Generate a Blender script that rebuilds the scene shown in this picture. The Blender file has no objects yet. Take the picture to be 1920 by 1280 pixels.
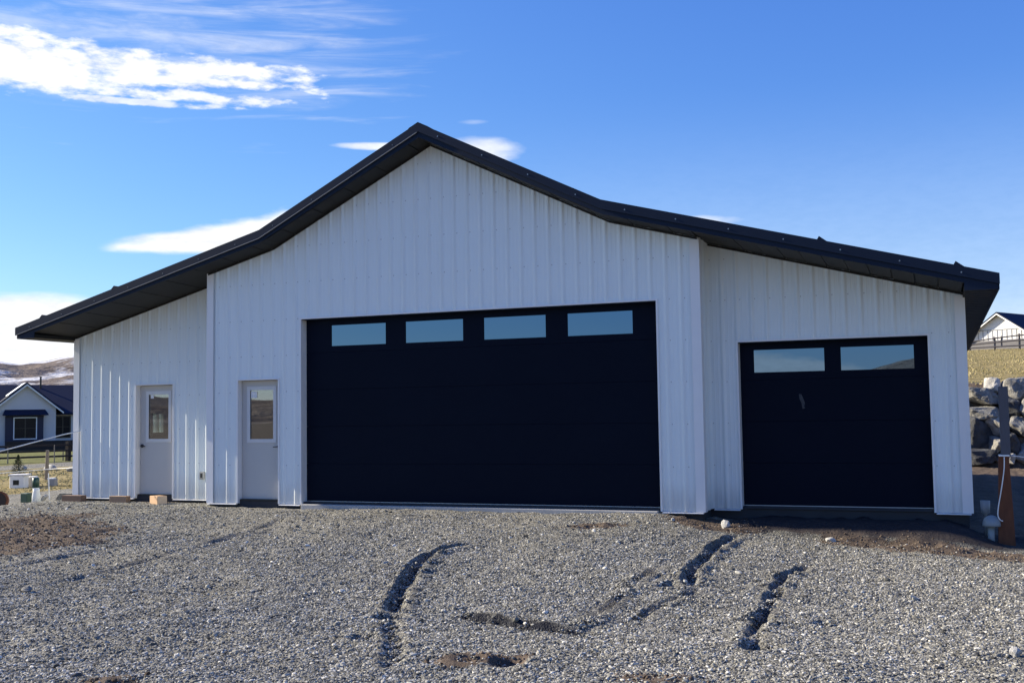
import bpy, bmesh, math, random
import numpy as np
from mathutils import Vector, Matrix, noise as mnoise
random.seed(7)
rng = np.random.default_rng(5)
S = bpy.context.scene
COL = S.collection
R = math.radians
SUN_EL, SUN_AZ = R(25.5), R(3.0)          # sun stands to the left of the barn, a hair in front of its face

# ------------------------------------------------------------------ shader helpers
class N:
    tree = None
    def __init__(s, sock): s.s = sock
    @staticmethod
    def m(op, *a, clamp=False):
        n = N.tree.nodes.new('ShaderNodeMath'); n.operation = op; n.use_clamp = clamp
        for i, v in enumerate(a):
            if isinstance(v, N): N.tree.links.new(v.s, n.inputs[i])
            else: n.inputs[i].default_value = v
        return N(n.outputs[0])
    def __add__(s, o): return N.m('ADD', s, o)
    __radd__ = __add__
    def __sub__(s, o): return N.m('SUBTRACT', s, o)
    def __rsub__(s, o): return N.m('SUBTRACT', o, s)
    def __mul__(s, o): return N.m('MULTIPLY', s, o)
    __rmul__ = __mul__
    def __truediv__(s, o): return N.m('DIVIDE', s, o)
    def clamp(s): return N.m('ADD', s, 0.0, clamp=True)

def node(t, **kw):
    n = N.tree.nodes.new(t)
    for k, v in kw.items(): setattr(n, k, v)
    return n
def lk(a, b): N.tree.links.new(a.s if isinstance(a, N) else a, b)
def sstep(x, a, b):
    n = node('ShaderNodeMapRange', interpolation_type='SMOOTHSTEP')
    lk(x, n.inputs[0]); n.inputs[1].default_value = a; n.inputs[2].default_value = b
    return N(n.outputs[0])
def scaled(vec, sx, sy, sz):
    n = node('ShaderNodeVectorMath', operation='MULTIPLY'); lk(vec, n.inputs[0]); n.inputs[1].default_value = (sx, sy, sz)
    return n.outputs[0]
def nz(vec, scale, detail=4, rough=.55, dist=0):
    n = node('ShaderNodeTexNoise'); lk(vec, n.inputs['Vector'])
    n.inputs['Scale'].default_value = scale; n.inputs['Detail'].default_value = detail
    n.inputs['Roughness'].default_value = rough; n.inputs['Distortion'].default_value = dist
    return N(n.outputs[0])
def mixc(f, a, b):
    n = node('ShaderNodeMix', data_type='RGBA')
    if isinstance(f, N): lk(f, n.inputs[0])
    else: n.inputs[0].default_value = f
    for v, i in ((a, 6), (b, 7)):
        if isinstance(v, (tuple, list)): n.inputs[i].default_value = (*v, 1)
        else: lk(v, n.inputs[i])
    return n.outputs[2]
def ramp(f, stops):
    n = node('ShaderNodeValToRGB'); e = n.color_ramp.elements
    while len(e) < len(stops): e.new(.5)
    for k, (p, c) in enumerate(stops): e[k].position = p; e[k].color = (*c, 1)
    lk(f, n.inputs[0]); return n.outputs[0]
def bump(h, strength, distance):
    n = node('ShaderNodeBump'); n.inputs['Strength'].default_value = strength; n.inputs['Distance'].default_value = distance
    lk(h, n.inputs['Height']); return n.outputs[0]
MATS = {}
def mat(name, color=(.5, .5, .5), rough=.6, metal=0, spec=.5, fn=None):
    m = bpy.data.materials.new(name); m.use_nodes = True; N.tree = m.node_tree
    b = m.node_tree.nodes['Principled BSDF']
    b.inputs['Base Color'].default_value = (*color, 1); b.inputs['Roughness'].default_value = rough
    b.inputs['Metallic'].default_value = metal; b.inputs['Specular IOR Level'].default_value = spec
    if fn: fn(b)
    MATS[name] = m; return m
def gpos(): return node('ShaderNodeNewGeometry').outputs['Position']
def varied(c, amt=.12, scale=6, stretch=(1, 1, 1), bmp=0, bscale=60, bdist=.004):
    def fn(b):
        p = scaled(gpos(), *stretch)
        f = nz(p, scale, 5)
        lk(mixc(f, tuple(x * (1 - amt) for x in c), tuple(min(1, x * (1 + amt)) for x in c)), b.inputs['Base Color'])
        if bmp: lk(bump(nz(p, bscale, 3), bmp, bdist), b.inputs['Normal'])
    return fn

def siding_fn(b):
    p = gpos()
    st = nz(scaled(p, 9, 9, .35), 1.0, 4, .6)          # rain streaks running down the sheets
    bl = nz(p, 1.3, 3)
    f = (sstep(st, .52, .8) * .35 + sstep(bl, .45, .75) * .15).clamp()
    sz = node('ShaderNodeSeparateXYZ'); lk(p, sz.inputs[0])
    mud = (1 - sstep(N(sz.outputs[2]) - nz(scaled(p, 3, 3, .6), 1.5, 6, .65) * .7, -.32, .12)) * .42      # dust splashed up from the yard
    lk(mixc(mud, mixc(f, (.74, .80, .81), (.64, .68, .68)), (.46, .43, .38)), b.inputs['Base Color'])
    lk(bump(nz(scaled(p, 3.5, 3.5, .8), 1, 2), .16, .01), b.inputs['Normal'])
mat('white_steel', rough=.38, fn=siding_fn)
mat('white_trim', (.77, .77, .77), .4, fn=varied((.77, .77, .77), .05, 3))
mat('charcoal_steel', (.02, .027, .038), .5, spec=.15, fn=varied((.008, .016, .036), .15, 2, bmp=.10, bscale=2.5, bdist=.01))
mat('hem_steel', (.30, .30, .30), .4)
mat('screw_steel', (.33, .33, .34), .3, metal=.8)
mat('screw_painted', (.40, .42, .44), .5)
def soffit_fn(b):
    p = gpos()
    f = nz(scaled(p, 1.2, 9, 3), 2, 4)
    lk(mixc(f, (.012, .012, .012), (.024, .023, .021)), b.inputs['Base Color'])
mat('soffit_steel', rough=.6, spec=.3, fn=soffit_fn)
def gdoor_fn(b):
    p = gpos()
    f = nz(p, .9, 3)
    lk(mixc(f, (.0026, .0052, .0140), (.0038, .0072, .0180)), b.inputs['Base Color'])
    lk(bump(nz(p, 260, 2), .12, .001), b.inputs['Normal'])
mat('garage_door_skin', rough=.6, spec=.07, fn=gdoor_fn)
mat('smudge', (.03, .035, .045), .6, spec=.2, fn=varied((.05, .055, .065), .6, 30))
mat('door_gray', (.5, .49, .47), .45, fn=varied((.50, .49, .47), .04, 3))
mat('door_lite_frame', (.62, .62, .62), .45)
mat('black_metal', (.01, .01, .011), .35)
mat('concrete', (.16, .16, .165), .85, fn=varied((.20, .205, .21), .25, 3, bmp=.3, bscale=40))
mat('shaded_concrete', (.03, .03, .035), .8, fn=varied((.028, .03, .035), .35, 3, bmp=.3, bscale=20))  # foundation and sill colour darkened to carry the wall-foot shade
mat('apron_concrete', (.42, .41, .39), .85, fn=varied((.42, .41, .39), .18, 7, bmp=.3))
mat('inner_board', (.2, .165, .13), .8, fn=varied((.22, .18, .14), .25, 8))
mat('sticker', (.75, .75, .74), .5)
mat('outlet_gray', (.35, .35, .34), .5)
mat('galvanized', (.45, .46, .47), .4, metal=.6)
def mirror_glass(b):
    b.inputs['Coat Weight'].default_value = 0
    lk(bump(nz(gpos(), 1.1, 2), .03, .02), b.inputs['Normal'])
mat('tinted_glass', (.125, .19, .265), .01, metal=1, fn=mirror_glass)
m = bpy.data.materials.new('door_glass'); m.use_nodes = True; N.tree = m.node_tree; MATS['door_glass'] = m
m.node_tree.nodes.remove(m.node_tree.nodes['Principled BSDF'])
gl = node('ShaderNodeBsdfGlossy'); gl.inputs['Roughness'].default_value = .01; gl.inputs['Color'].default_value = (.9, .93, .95, 1)
tr = node('ShaderNodeBsdfTransparent'); tr.inputs['Color'].default_value = (.75, .8, .78, 1)
mx = node('ShaderNodeMixShader'); mx.inputs[0].default_value = .22
lk(tr.outputs[0], mx.inputs[1]); lk(gl.outputs[0], mx.inputs[2]); lk(mx.outputs[0], m.node_tree.nodes['Material Output'].inputs[0])
mat('pine_block', (.52, .33, .18), .75, fn=varied((.55, .35, .20), .22, 3, (1.5, 30, 30), .2))
mat('brown_block', (.20, .12, .075), .8, fn=varied((.2, .12, .08), .2, 3, (1.5, 30, 30), .2))
mat('tan_block', (.32, .20, .12), .8, fn=varied((.33, .21, .13), .2, 3, (1.5, 30, 30), .2))
mat('end_grain', (.55, .42, .30), .8, fn=varied((.6, .47, .34), .2, 30))
mat('weathered_wood', (.28, .22, .16), .85, fn=varied((.3, .24, .17), .3, 4, (18, 18, 1.2), .3))
mat('gray_wood', (.17, .15, .14), .85, fn=varied((.17, .15, .14), .3, 4, (18, 18, 1.2), .3))
mat('dark_wood', (.03, .02, .016), .8, fn=varied((.032, .021, .017), .3, 5))
mat('post_gray', (.08, .08, .095), .75, fn=varied((.085, .085, .1), .25, 4, (14, 14, 1.4), .4))
mat('rust', (.12, .04, .018), .85, fn=varied((.13, .045, .02), .45, 5, (3, 3, 1), .4))
mat('cord_white', (.85, .84, .80), .7)
mat('pvc_white', (.66, .68, .68), .4)
mat('pvc_dull', (.30, .31, .31), .5)
mat('pvc_gray', (.25, .28, .29), .45, fn=varied((.25, .28, .29), .08, 9))
mat('pvc_green', (.010, .045, .032), .45)
mat('block_white', (.8, .78, .74), .85, fn=varied((.8, .78, .74), .1, 9))
mat('block_gray', (.33, .32, .31), .9, fn=varied((.33, .32, .31), .15, 9))
mat('snow', (.85, .87, .9), .6)
mat('house_wall', (.60, .58, .58), .7, fn=varied((.60, .58, .58), .04, 3))
mat('house_roof', (.012, .018, .045), .7, spec=.12, fn=varied((.012, .018, .045), .2, 1))
mat('house_navy', (.012, .014, .045), .6)
mat('house_glass', (.008, .010, .016), .2, spec=.1)
mat('barn_wall', (.8, .8, .8), .7)
mat('batten_dark', (.35, .36, .38), .7)
mat('wainscot', (.16, .155, .16), .8, fn=varied((.16, .155, .165), .3, 3))
mat('foliage_dark', (.035, .05, .018), .8, fn=varied((.035, .05, .02), .4, 20))

def rock_fn(ca, cb, dark=.4):
    def fn(b):
        p = gpos()
        f = nz(p, 3.2, 6, .65); g = nz(p, 17, 5, .7)
        c = mixc(sstep(f, .35, .68), ca, cb)
        c = mixc(sstep(g, .52, .72) * dark, c, (.06, .055, .05))
        lk(c, b.inputs['Base Color'])
        lk(bump(nz(p, 6, 9, .75), 1.0, .14), b.inputs['Normal'])
    return fn
mat('rock_pale', rough=.9, fn=rock_fn((.62, .595, .54), (.42, .40, .36), .5))
mat('rock_gray', rough=.9, fn=rock_fn((.40, .385, .35), (.20, .195, .18), .7))
mat('rock_dark', rough=.8, fn=rock_fn((.085, .09, .10), (.045, .047, .055), .3))
mat('rock_white', rough=.85, fn=rock_fn((.72, .71, .69), (.5, .49, .47), .15))

# ground: gravel / dirt / straw grass / green grass chosen by attributes of the terrain sheet
def stone_color(rnd):
    return ramp(rnd, [(0, (.052, .050, .045)), (.3, (.145, .140, .122)), (.58, (.25, .24, .208)), (.8, (.375, .36, .315)), (.94, (.51, .49, .43)), (1, (.76, .73, .66))])
def ground_fn(b):
    p = gpos()
    def attr(nm):
        a = node('ShaderNodeAttribute'); a.attribute_name = nm; return N(a.outputs['Fac'])
    dirt, grass, green, painted_shade = attr('dirt'), attr('grass'), attr('green'), attr('painted_shade')
    v = node('ShaderNodeTexVoronoi', feature='F1'); lk(p, v.inputs['Vector']); v.inputs['Scale'].default_value = 62
    v2 = node('ShaderNodeTexVoronoi', feature='F1'); lk(p, v2.inputs['Vector']); v2.inputs['Scale'].default_value = 23
    sx = node('ShaderNodeSeparateColor'); lk(v.outputs['Color'], sx.inputs[0])
    sx2 = node('ShaderNodeSeparateColor'); lk(v2.outputs['Color'], sx2.inputs[0])
    rnd = (N(sx.outputs[0]) * .62 + N(sx2.outputs[0]) * .22 + nz(p, .9, 4, .65) * .55 - .19).clamp()
    grav = stone_color(rnd)
    fine = nz(p, 28, 6, .7); mid = nz(p, 3.3, 5, .6)
    dcol = ramp((fine * .65 + mid * .35), [(.28, (.045, .033, .024)), (.5, (.125, .095, .072)), (.7, (.23, .18, .135))])
    blot = nz(p, 1.1, 6, .68)
    gcol = ramp(blot * .55 + nz(p, 8, 5, .7) * .45, [(.34, (.085, .07, .022)), (.46, (.21, .165, .06)), (.56, (.34, .27, .125)), (.7, (.46, .38, .22))])
    ggr = ramp(blot * .5 + nz(p, 7, 4, .7) * .5, [(.35, (.06, .065, .02)), (.5, (.15, .155, .045)), (.68, (.27, .25, .10))])
    e = (nz(p, 6, 6, .7) - .5) * .9
    dm = sstep(dirt + e, .38, .62); gm = sstep(grass + e * .6, .4, .6); grn = sstep(green + e, .4, .7)
    c = mixc(dm, grav, dcol); c = mixc(gm, c, mixc(grn, gcol, ggr))
    c = mixc((painted_shade * .85).clamp(), c, (.014, .016, .026))  # shade of ruts, step and wall foot mixed into the ground colour
    lk(c, b.inputs['Base Color'])
    vd = N(v.outputs['Distance']); 
    h = (1 - vd * 1.6) * (1 - dm) * (1 - gm) + fine * 1.3 * (dm + gm).clamp()
    b1 = node('ShaderNodeBump'); b1.inputs['Strength'].default_value = .85; b1.inputs['Distance'].default_value = .016
    lk(h, b1.inputs['Height'])
    b2 = node('ShaderNodeBump'); b2.inputs['Strength'].default_value = .7; b2.inputs['Distance'].default_value = .06
    lk(nz(p, 4.5, 7, .72), b2.inputs['Height']); lk(b1.outputs[0], b2.inputs['Normal'])
    lk(b2.outputs[0], b.inputs['Normal'])
mat('ground_surface', rough=.95, spec=.15, fn=ground_fn)
def stone_fn(b):
    a = node('ShaderNodeAttribute'); a.attribute_name = 'tone'; a.attribute_type = 'INSTANCER'
    lk(stone_color(N(a.outputs['Fac'])), b.inputs['Base Color'])
mat('gravel_stone', rough=.9, spec=.2, fn=stone_fn)
def straw_fn(b):
    a = node('ShaderNodeAttribute'); a.attribute_name = 'tone'; a.attribute_type = 'INSTANCER'
    lk(ramp(N(a.outputs['Fac']), [(0, (.20, .17, .07)), (.3, (.32, .265, .125)), (1, (.45, .375, .20))]), b.inputs['Base Color'])
mat('straw', rough=.9, spec=.1, fn=straw_fn)
def hills_fn(b):
    p = gpos()
    a = node('ShaderNodeAttribute'); a.attribute_name = 'snow'
    s = sstep(N(a.outputs['Fac']) + (nz(p, .02, 7, .7) - .5) * 1.1, .42, .60)
    base = ramp(nz(p, .012, 6, .65), [(.35, (.13, .108, .10)), (.55, (.20, .17, .15)), (.7, (.30, .26, .23))])
    c = mixc(s, base, (.62, .63, .66))
    v = node('ShaderNodeTexVoronoi', feature='F1'); lk(p, v.inputs['Vector']); v.inputs['Scale'].default_value = .055
    sh = (1 - sstep(N(v.outputs['Distance']), .10, .24)) * sstep(nz(p, .006, 3), .45, .55)
    c = mixc(sh * .85, c, (.05, .045, .035))
    lk(c, b.inputs['Base Color'])
    lk(bump(nz(p, .03, 6, .65), .8, 12), b.inputs['Normal'])
mat('hill_surface', rough=1, spec=0, fn=hills_fn)

# ------------------------------------------------------------------ object helpers
def link(name, me, mats, parent=None, **props):
    o = bpy.data.objects.new(name, me); COL.objects.link(o)
    for k in (mats if isinstance(mats, (list, tuple)) else [mats]): me.materials.append(MATS[k])
    if parent:
        o.parent = parent; o.matrix_parent_inverse = world_of(parent).inverted()
    for k, v in props.items(): o[k] = v
    return o
def world_of(o):
    w = Matrix.LocRotScale(o.location, o.rotation_euler, o.scale)
    if o.parent: w = world_of(o.parent) @ o.matrix_parent_inverse @ w
    return w
def obj(name, bm, mats, parent=None, smooth=False, **props):
    me = bpy.data.meshes.new(name); bm.to_mesh(me); bm.free()
    if smooth:
        for f in me.polygons: f.use_smooth = True
    return link(name, me, mats, parent, **props)
def empty(name, loc, label, cat, group=None, rz=0):
    o = bpy.data.objects.new(name, None); COL.objects.link(o); o.location = loc; o.rotation_euler = (0, 0, rz); o.empty_display_size = .2
    o['label'] = label; o['category'] = cat
    if group: o['group'] = group
    return o
def tagp(label, cat, group=None):
    d = dict(label=label, category=cat)
    if group: d['group'] = group
    return d
def box(bm, x0, x1, y0, y1, z0, z1, mi=0, M=None, bev=0):
    vs = [bm.verts.new((x, y, z)) for z in (z0, z1) for y in (y0, y1) for x in (x0, x1)]
    fs = []
    for q in ((0, 2, 3, 1), (4, 5, 7, 6), (0, 1, 5, 4), (2, 6, 7, 3), (0, 4, 6, 2), (1, 3, 7, 5)):
        f = bm.faces.new([vs[i] for i in q]); f.material_index = mi; fs.append(f)
    if bev:
        es = list({e for f in fs for e in f.edges})
        r = bmesh.ops.bevel(bm, geom=es, offset=bev, segments=1, affect='EDGES', profile=.5)
        vs = list({v for v in r['verts']} | {v for v in vs if v.is_valid})
    if M is not None: bmesh.ops.transform(bm, matrix=M, verts=[v for v in vs if v.is_valid])
def BX(*a, **k):
    bm = bmesh.new(); box(bm, *a, **k); return bm
def prism(bm, poly, y0, y1, mi=0, M=None):
    """polygon in x,z extruded along y"""
    a = [bm.verts.new((x, y0, z)) for x, z in poly]; b = [bm.verts.new((x, y1, z)) for x, z in poly]
    n = len(poly); bm.faces.new(a).material_index = mi; bm.faces.new(b[::-1]).material_index = mi
    for i in range(n): bm.faces.new((a[i], b[i], b[(i + 1) % n], a[(i + 1) % n])).material_index = mi
    if M is not None: bmesh.ops.transform(bm, matrix=M, verts=a + b)
def tube(bm, p0, p1, r0, r1=None, seg=16, cap=True, mi=0):
    p0, p1 = Vector(p0), Vector(p1); r1 = r0 if r1 is None else r1
    d = p1 - p0; q = d.to_track_quat('Z', 'Y').to_matrix().to_4x4()
    r = bmesh.ops.create_cone(bm, cap_ends=cap, segments=seg, radius1=r0, radius2=r1, depth=d.length, matrix=Matrix.Translation((p0 + p1) / 2) @ q)
    for f in {f for v in r['verts'] for f in v.link_faces}: f.material_index = mi
def cordbm(pts, r, seg=6):
    bm = bmesh.new()
    for a, b in zip(pts, pts[1:]): tube(bm, a, b, r, seg=seg)
    return bm
def lathe(bm, prof, cx, cy, seg=24, mi=0):
    rings = []
    for r, z in prof: rings.append([bm.verts.new((cx + r * math.cos(2 * math.pi * k / seg), cy + r * math.sin(2 * math.pi * k / seg), z)) for k in range(seg)])
    for A, B in zip(rings, rings[1:]):
        for k in range(seg): bm.faces.new((A[k], A[(k + 1) % seg], B[(k + 1) % seg], B[k])).material_index = mi
    bm.faces.new(rings[0][::-1]); bm.faces.new(rings[-1])

# ------------------------------------------------------------------ value noise for terrain (numpy)
def vnoise(x, y, seed=0):
    xi = np.floor(x).astype(np.int64); yi = np.floor(y).astype(np.int64); xf = x - xi; yf = y - yi
    def h(a, b):
        n = (a * 374761393 + b * 668265263 + seed * 1442695041) & 0xffffffff
        n = ((n ^ (n >> 13)) * 1274126177) & 0xffffffff
        return ((n ^ (n >> 16)) & 0xffff) / 65535.0
    u = xf * xf * (3 - 2 * xf); v = yf * yf * (3 - 2 * yf)
    return (h(xi, yi) * (1 - u) + h(xi + 1, yi) * u) * (1 - v) + (h(xi, yi + 1) * (1 - u) + h(xi + 1, yi + 1) * u) * v
def fbm(x, y, f, oct=4, seed=0, gain=.5):
    s = 0; a = 1; t = 0
    for k in range(oct):
        s = s + a * (vnoise(x * f, y * f, seed + k) - .5); t += a; a *= gain; f *= 2.03
    return s / t
def ss(x, a, b):
    t = np.clip((x - a) / (b - a), 0, 1); return t * t * (3 - 2 * t)
def polydist(x, y, pts):
    best = np.full(x.shape, 1e9); side = np.zeros(x.shape); par = np.zeros(x.shape)
    for i, ((ax, ay), (bx, by)) in enumerate(zip(pts, pts[1:])):
        dx, dy = bx - ax, by - ay; L2 = dx * dx + dy * dy
        t = np.clip(((x - ax) * dx + (y - ay) * dy) / L2, 0, 1)
        d = np.hypot(x - ax - t * dx, y - ay - t * dy)
        cr = (dx * (y - ay) - dy * (x - ax)) / math.sqrt(L2)
        m_ = d < best; best = np.where(m_, d, best); side = np.where(m_, cr, side); par = np.where(m_, (i + t) / (len(pts) - 1), par)
    return best, side, par
RUTS = [  # points, half width, depth, berm, strength of shade painted into the rut
    ([(7.32, -7.0), (7.06, -6.44), (6.76, -5.69), (6.43, -4.6), (6.39, -3.79), (6.62, -3.3)], .066, .10, .04, .4),
    ([(9.19, -7.22), (9.09, -6.28), (9.06, -5.53), (9.12, -4.0)], .035, .045, .035, .15),
    ([(9.58, -5.1), (9.4, -3.56), (9.34, -2.13), (9.37, -.8)], .058, .10, .04, .4),
    ([(10.64, -7.65), (10.51, -6.62), (10.47, -5.58), (10.4, -3.9), (10.56, -2.4)], .050, .09, .03, .5),
    ([(9.40, -6.9), (9.53, -5.86), (9.75, -5.0)], .038, .045, .02, .15),
    ([(2.7, -6.9), (3.0, -5.14), (2.81, -2.62), (2.5, -1.2)], .09, .022, .018, 0),
    ([(1.2, -6.5), (1.72, -4.63), (1.9, -2.8)], .08, .018, .014, 0),
    ([(8.3, -8.9), (7.92, -8.1), (7.4, -7.2)], .06, .05, .02, .2),
]
SCARP = [(7.90, -6.82), (8.35, -6.95), (8.67, -7.14), (9.24, -7.26)]
POCKS = [(10.66, -7.35, .14, .07), (10.49, -6.25, .12, .06), (9.42, -5.05, .10, .07), (8.72, -8.45, .13, .05), (9.05, -8.47, .12, .07), (11.05, -6.15, .12, .04), (7.35, -7.1, .12, .06), (7.55, -7.95, .1, .05), (3.1, -7.9, .2, .04), (9.62, -4.55, .08, .05), (5.2, -7.8, .25, .03)]
WX = [-9, -6.2, -5.2, -4.4, -3.6, 1, 2, 4, 8.1, 8.8, 9.6, 10.5, 12.5, 14, 20]
WZ = [-.42, -.42, -.30, -.10, -.065, -.07, -.07, -.045, -.035, -.13, -.24, -.33, -.40, -.45, -.45]
def gz(x, y):
    x = np.asarray(x, float); y = np.asarray(y, float)
    w = np.interp(x, WX, WZ)
    fx = np.interp(x, [-9, -6.2, -4.6, 0, 30], [-.42, -.42, -.3, -.3, -.34])
    t = ss(-y, .1, 7.5)
    z = w * (1 - t) + fx * t
    z = z + ss(x, 8.7, 9.6) * (1 - ss(x, 11.9, 12.9)) * ss(y, -.35, .35) * (1 - ss(y, .62, .66)) * (-.11 - w)
    # behind the barn and beyond
    far = np.hypot(x - 12, y + 16)
    z = z - ss(far, 45, 100) * .45 * (x < 0)
    z = z - ss(-y - 20, 0, 180) * 2.0
    # grassy rise behind the stone wall, right of and behind the barn
    hz_ = np.interp(y, [20.9, 22.4, 40, 79, 83, 134, 220, 420], [0, 2.6, 3.9, 6.42, 6.55, 8.9, 7, 0])
    z = z + hz_ * ss(x, -6, 9) * (1 - ss(x, 150, 400))
    # lumps
    near = (1 - ss(far, 25, 60)) * (1 - ss(y, 1.5, 6) * (x > -4.2)) * (1 - ((x > -4) & (y > .1) & (x < 12.6) & (y < 17)))
    z = z + near * (fbm(x, y, .45, 3, 3) * .11 * (ss(-y, .5, 3)) + fbm(x, y, 1.6, 4, 9) * .06 + fbm(x, y, 6, 3, 17) * .03 + fbm(x, y, 13, 3, 21) * .018)
    for pts, hw, dp, bm_, shd in RUTS:
        jx = fbm(x, y, 3.1, 3, 40) * .10; jy = fbm(x, y, 3.1, 3, 50) * .10
        d, s, pr = polydist(x + jx, y + jy, pts)
        fade = ss(pr, 0, .12) * (1 - ss(pr, .86, 1)) * (.55 + .9 * vnoise(x * 2.3, y * 2.3, 77))
        z = z - dp * fade * np.exp(-(d / hw) ** 4) + bm_ * fade * np.exp(-((d - hw * 1.6) / (hw * .7)) ** 2)
    d, s_, pr = polydist(x + fbm(x, y, 4, 2, 70) * .06, y + fbm(x, y, 4, 2, 71) * .06, SCARP)      # a little step facing the road
    z = z + ss(pr, 0, .1) * (1 - ss(pr, .9, 1)) * np.where(s_ > 0, .045 * np.exp(-np.abs(d) / .6) * ss(d, 0, .03), -.02 * np.exp(-d / .3))
    for px, py, r, dp in POCKS:
        d = np.hypot(x - px, y - py); z = z - dp * np.exp(-(d / r) ** 4) + dp * .35 * np.exp(-((d - r * 1.5) / (r * .5)) ** 2)
    # dirt clods
    z = z + dirtmask(x, y) * (fbm(x, y, 6.5, 4, 61) * .10 + .006) * (1 - ((x > -3.6) & (x < 8.76) & (y > -.1)))
    return z
def blob(x, y, cx, cy, rx, ry, rot=0):
    c, s = math.cos(rot), math.sin(rot); dx, dy = x - cx, y - cy
    return 1 - np.sqrt(((dx * c + dy * s) / rx) ** 2 + ((-dx * s + dy * c) / ry) ** 2)
def dirtmask(x, y):
    n = fbm(x, y, 1.7, 4, 5) * 1.3
    m_ = np.maximum.reduce([
        blob(x, y, -.7, -3.3, 3.4, 1.45, -.78) * 1.0,
        blob(x, y, 8.95, -.35, .95, .75, -.2) * 1.2,
        blob(x, y, 7.8, -1.45, .9, .35, .5) * .55,
        blob(x, y, 12.2, -.75, 2.3, .62, -.22) * 1.3,
        blob(x, y, 8.75, -8.45, .75, .28, .35) * .7,
        blob(x, y, 6.6, -9.9, .6, .35, .3) * .8,
        blob(x, y, 3.6, -9.2, .4, .25, .3) * .8,
        blob(x, y, 10.2, -8.6, .5, .2, .2) * .5])
    out = ss(m_ + n * .7, .02, .5)
    back = ss(x, 12.35, 12.6) * ss(y, .2, 1.2) * (1 - ss(y, 22.6, 23.6))
    out = np.maximum(out, back)
    out = np.maximum(out, ((x > -3.7) & (x < 12.5) & (y > .6)) * 1.0)
    return out

# ------------------------------------------------------------------ ground sheet
def axis(lo, hi, step, segs):
    a = list(np.arange(lo, hi, step)); s = step; v = a[-1]
    while v < segs[1]: s *= 1.13; v += s; a.append(v)
    s = step; v = lo; left = []
    while v > segs[0]: s *= 1.13; v -= s; left.append(v)
    return np.array(left[::-1] + a)
xs = axis(-5.5, 14.5, .05, (-3500, 3500)); ys = axis(-10.5, 1.6, .05, (-3500, 3500)); ys = np.array(sorted(set(ys[(ys < 18) | (ys > 25)]) | set(np.arange(18, 25, .25))))
def grid_mesh(name, xs, ys, zf):
    X, Y = np.meshgrid(xs, ys); Z = zf(X, Y)
    nx, ny = len(xs), len(ys)
    co = np.stack([X, Y, Z], -1).reshape(-1, 3)
    i = np.arange((nx - 1) * (ny - 1)); r, c = i // (nx - 1), i % (nx - 1); a = r * nx + c
    q = np.stack([a, a + 1, a + nx + 1, a + nx], -1)
    me = bpy.data.meshes.new(name); me.vertices.add(len(co)); me.vertices.foreach_set('co', co.ravel())
    me.loops.add(q.size); me.loops.foreach_set('vertex_index', q.ravel())
    me.polygons.add(len(q)); me.polygons.foreach_set('loop_start', np.arange(0, q.size, 4)); me.polygons.foreach_set('loop_total', np.full(len(q), 4))
    me.polygons.foreach_set('use_smooth', np.ones(len(q), bool)); me.update(calc_edges=True); me.validate()
    return me, X.ravel(), Y.ravel()
def setattr_f(me, name, val):
    a = me.attributes.new(name, 'FLOAT', 'POINT'); a.data.foreach_set('value', np.asarray(val, np.float32))
me, gx, gy = grid_mesh('ground', xs, ys, gz)
DIRT = dirtmask(gx, gy)
painted_shade = np.zeros(gx.shape)
for pts, hw, dp, bm_, shd in RUTS:
    d, s, pr = polydist(gx + fbm(gx, gy, 3.1, 3, 40) * .10, gy + fbm(gx, gy, 3.1, 3, 50) * .10, pts)
    painted_shade = np.maximum(painted_shade, shd * np.exp(-(d / (hw * .95)) ** 4) * ss(pr, 0, .1) * (1 - ss(pr, .9, 1)))  # shade inside each rut painted as a dark tone
d, s_, pr = polydist(gx + fbm(gx, gy, 4, 2, 70) * .06, gy + fbm(gx, gy, 4, 2, 71) * .06, SCARP)
painted_shade = np.maximum(painted_shade, 1.15 * np.exp(-(d / .066) ** 4) * ss(pr, 0, .05) * (1 - ss(pr, .95, 1)))  # unlit face of the step painted dark
for px, py, r, dp in POCKS[:3]: painted_shade = np.maximum(painted_shade, .45 * np.exp(-(np.hypot(gx - px, gy - py) / r) ** 4))  # same painted shade in the first few hollows
hill_g = ss(gx, -6, -2) * ss(gy, 22.6, 24)
left_g = ss(-gx, 10.2, 10.6) * (gy > -15)
behind = ss(-gy, 24, 30)
grass = np.maximum.reduce([hill_g, left_g * (1 - behind)])
rockrow = np.exp(-((gx + gy * .35 + 24.6) / 1.6) ** 2) * (gx < -12)
gravelband = ((gx < -21) & (gx > -25)) * .8
green = np.clip(ss(-gx, 13.5, 17) * .38 + ss(-gx, 25.5, 27) * .35 + ss(fbm(gx, gy, .25, 3, 8), .0, .25) * .35, 0, 1) * (gx < 0) + (gx > 0) * (.24 + fbm(gx, gy, .45, 4, 12) * 1.1)
green = green * (1 - behind)
grass = grass * (1 - np.clip(rockrow * .7 + gravelband, 0, .9) * (gx < 0))
painted_shade = np.maximum(painted_shade, .93 * ss(gx, 8.8, 9.3) * (1 - ss(gx, 12.9, 13.6)) * ss(gy + fbm(gx, gy, 2, 3, 95) * .5, -.35, .0) * (1 - ss(gy, 1, 2)))  # shadow before the right wing painted into the soil colour
DIRT = np.maximum(DIRT, ss(gx, 8.8, 9.3) * (gx < 12.7) * ss(gy, -.3, .1) * (gy < 1))  # bare soil set here too, deepening the painted shade
setattr_f(me, 'dirt', np.maximum(DIRT, behind)); setattr_f(me, 'painted_shade', painted_shade); setattr_f(me, 'grass', grass); setattr_f(me, 'green', np.clip(green, 0, 1))
link('ground', me, 'ground_surface', kind='structure')

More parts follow.
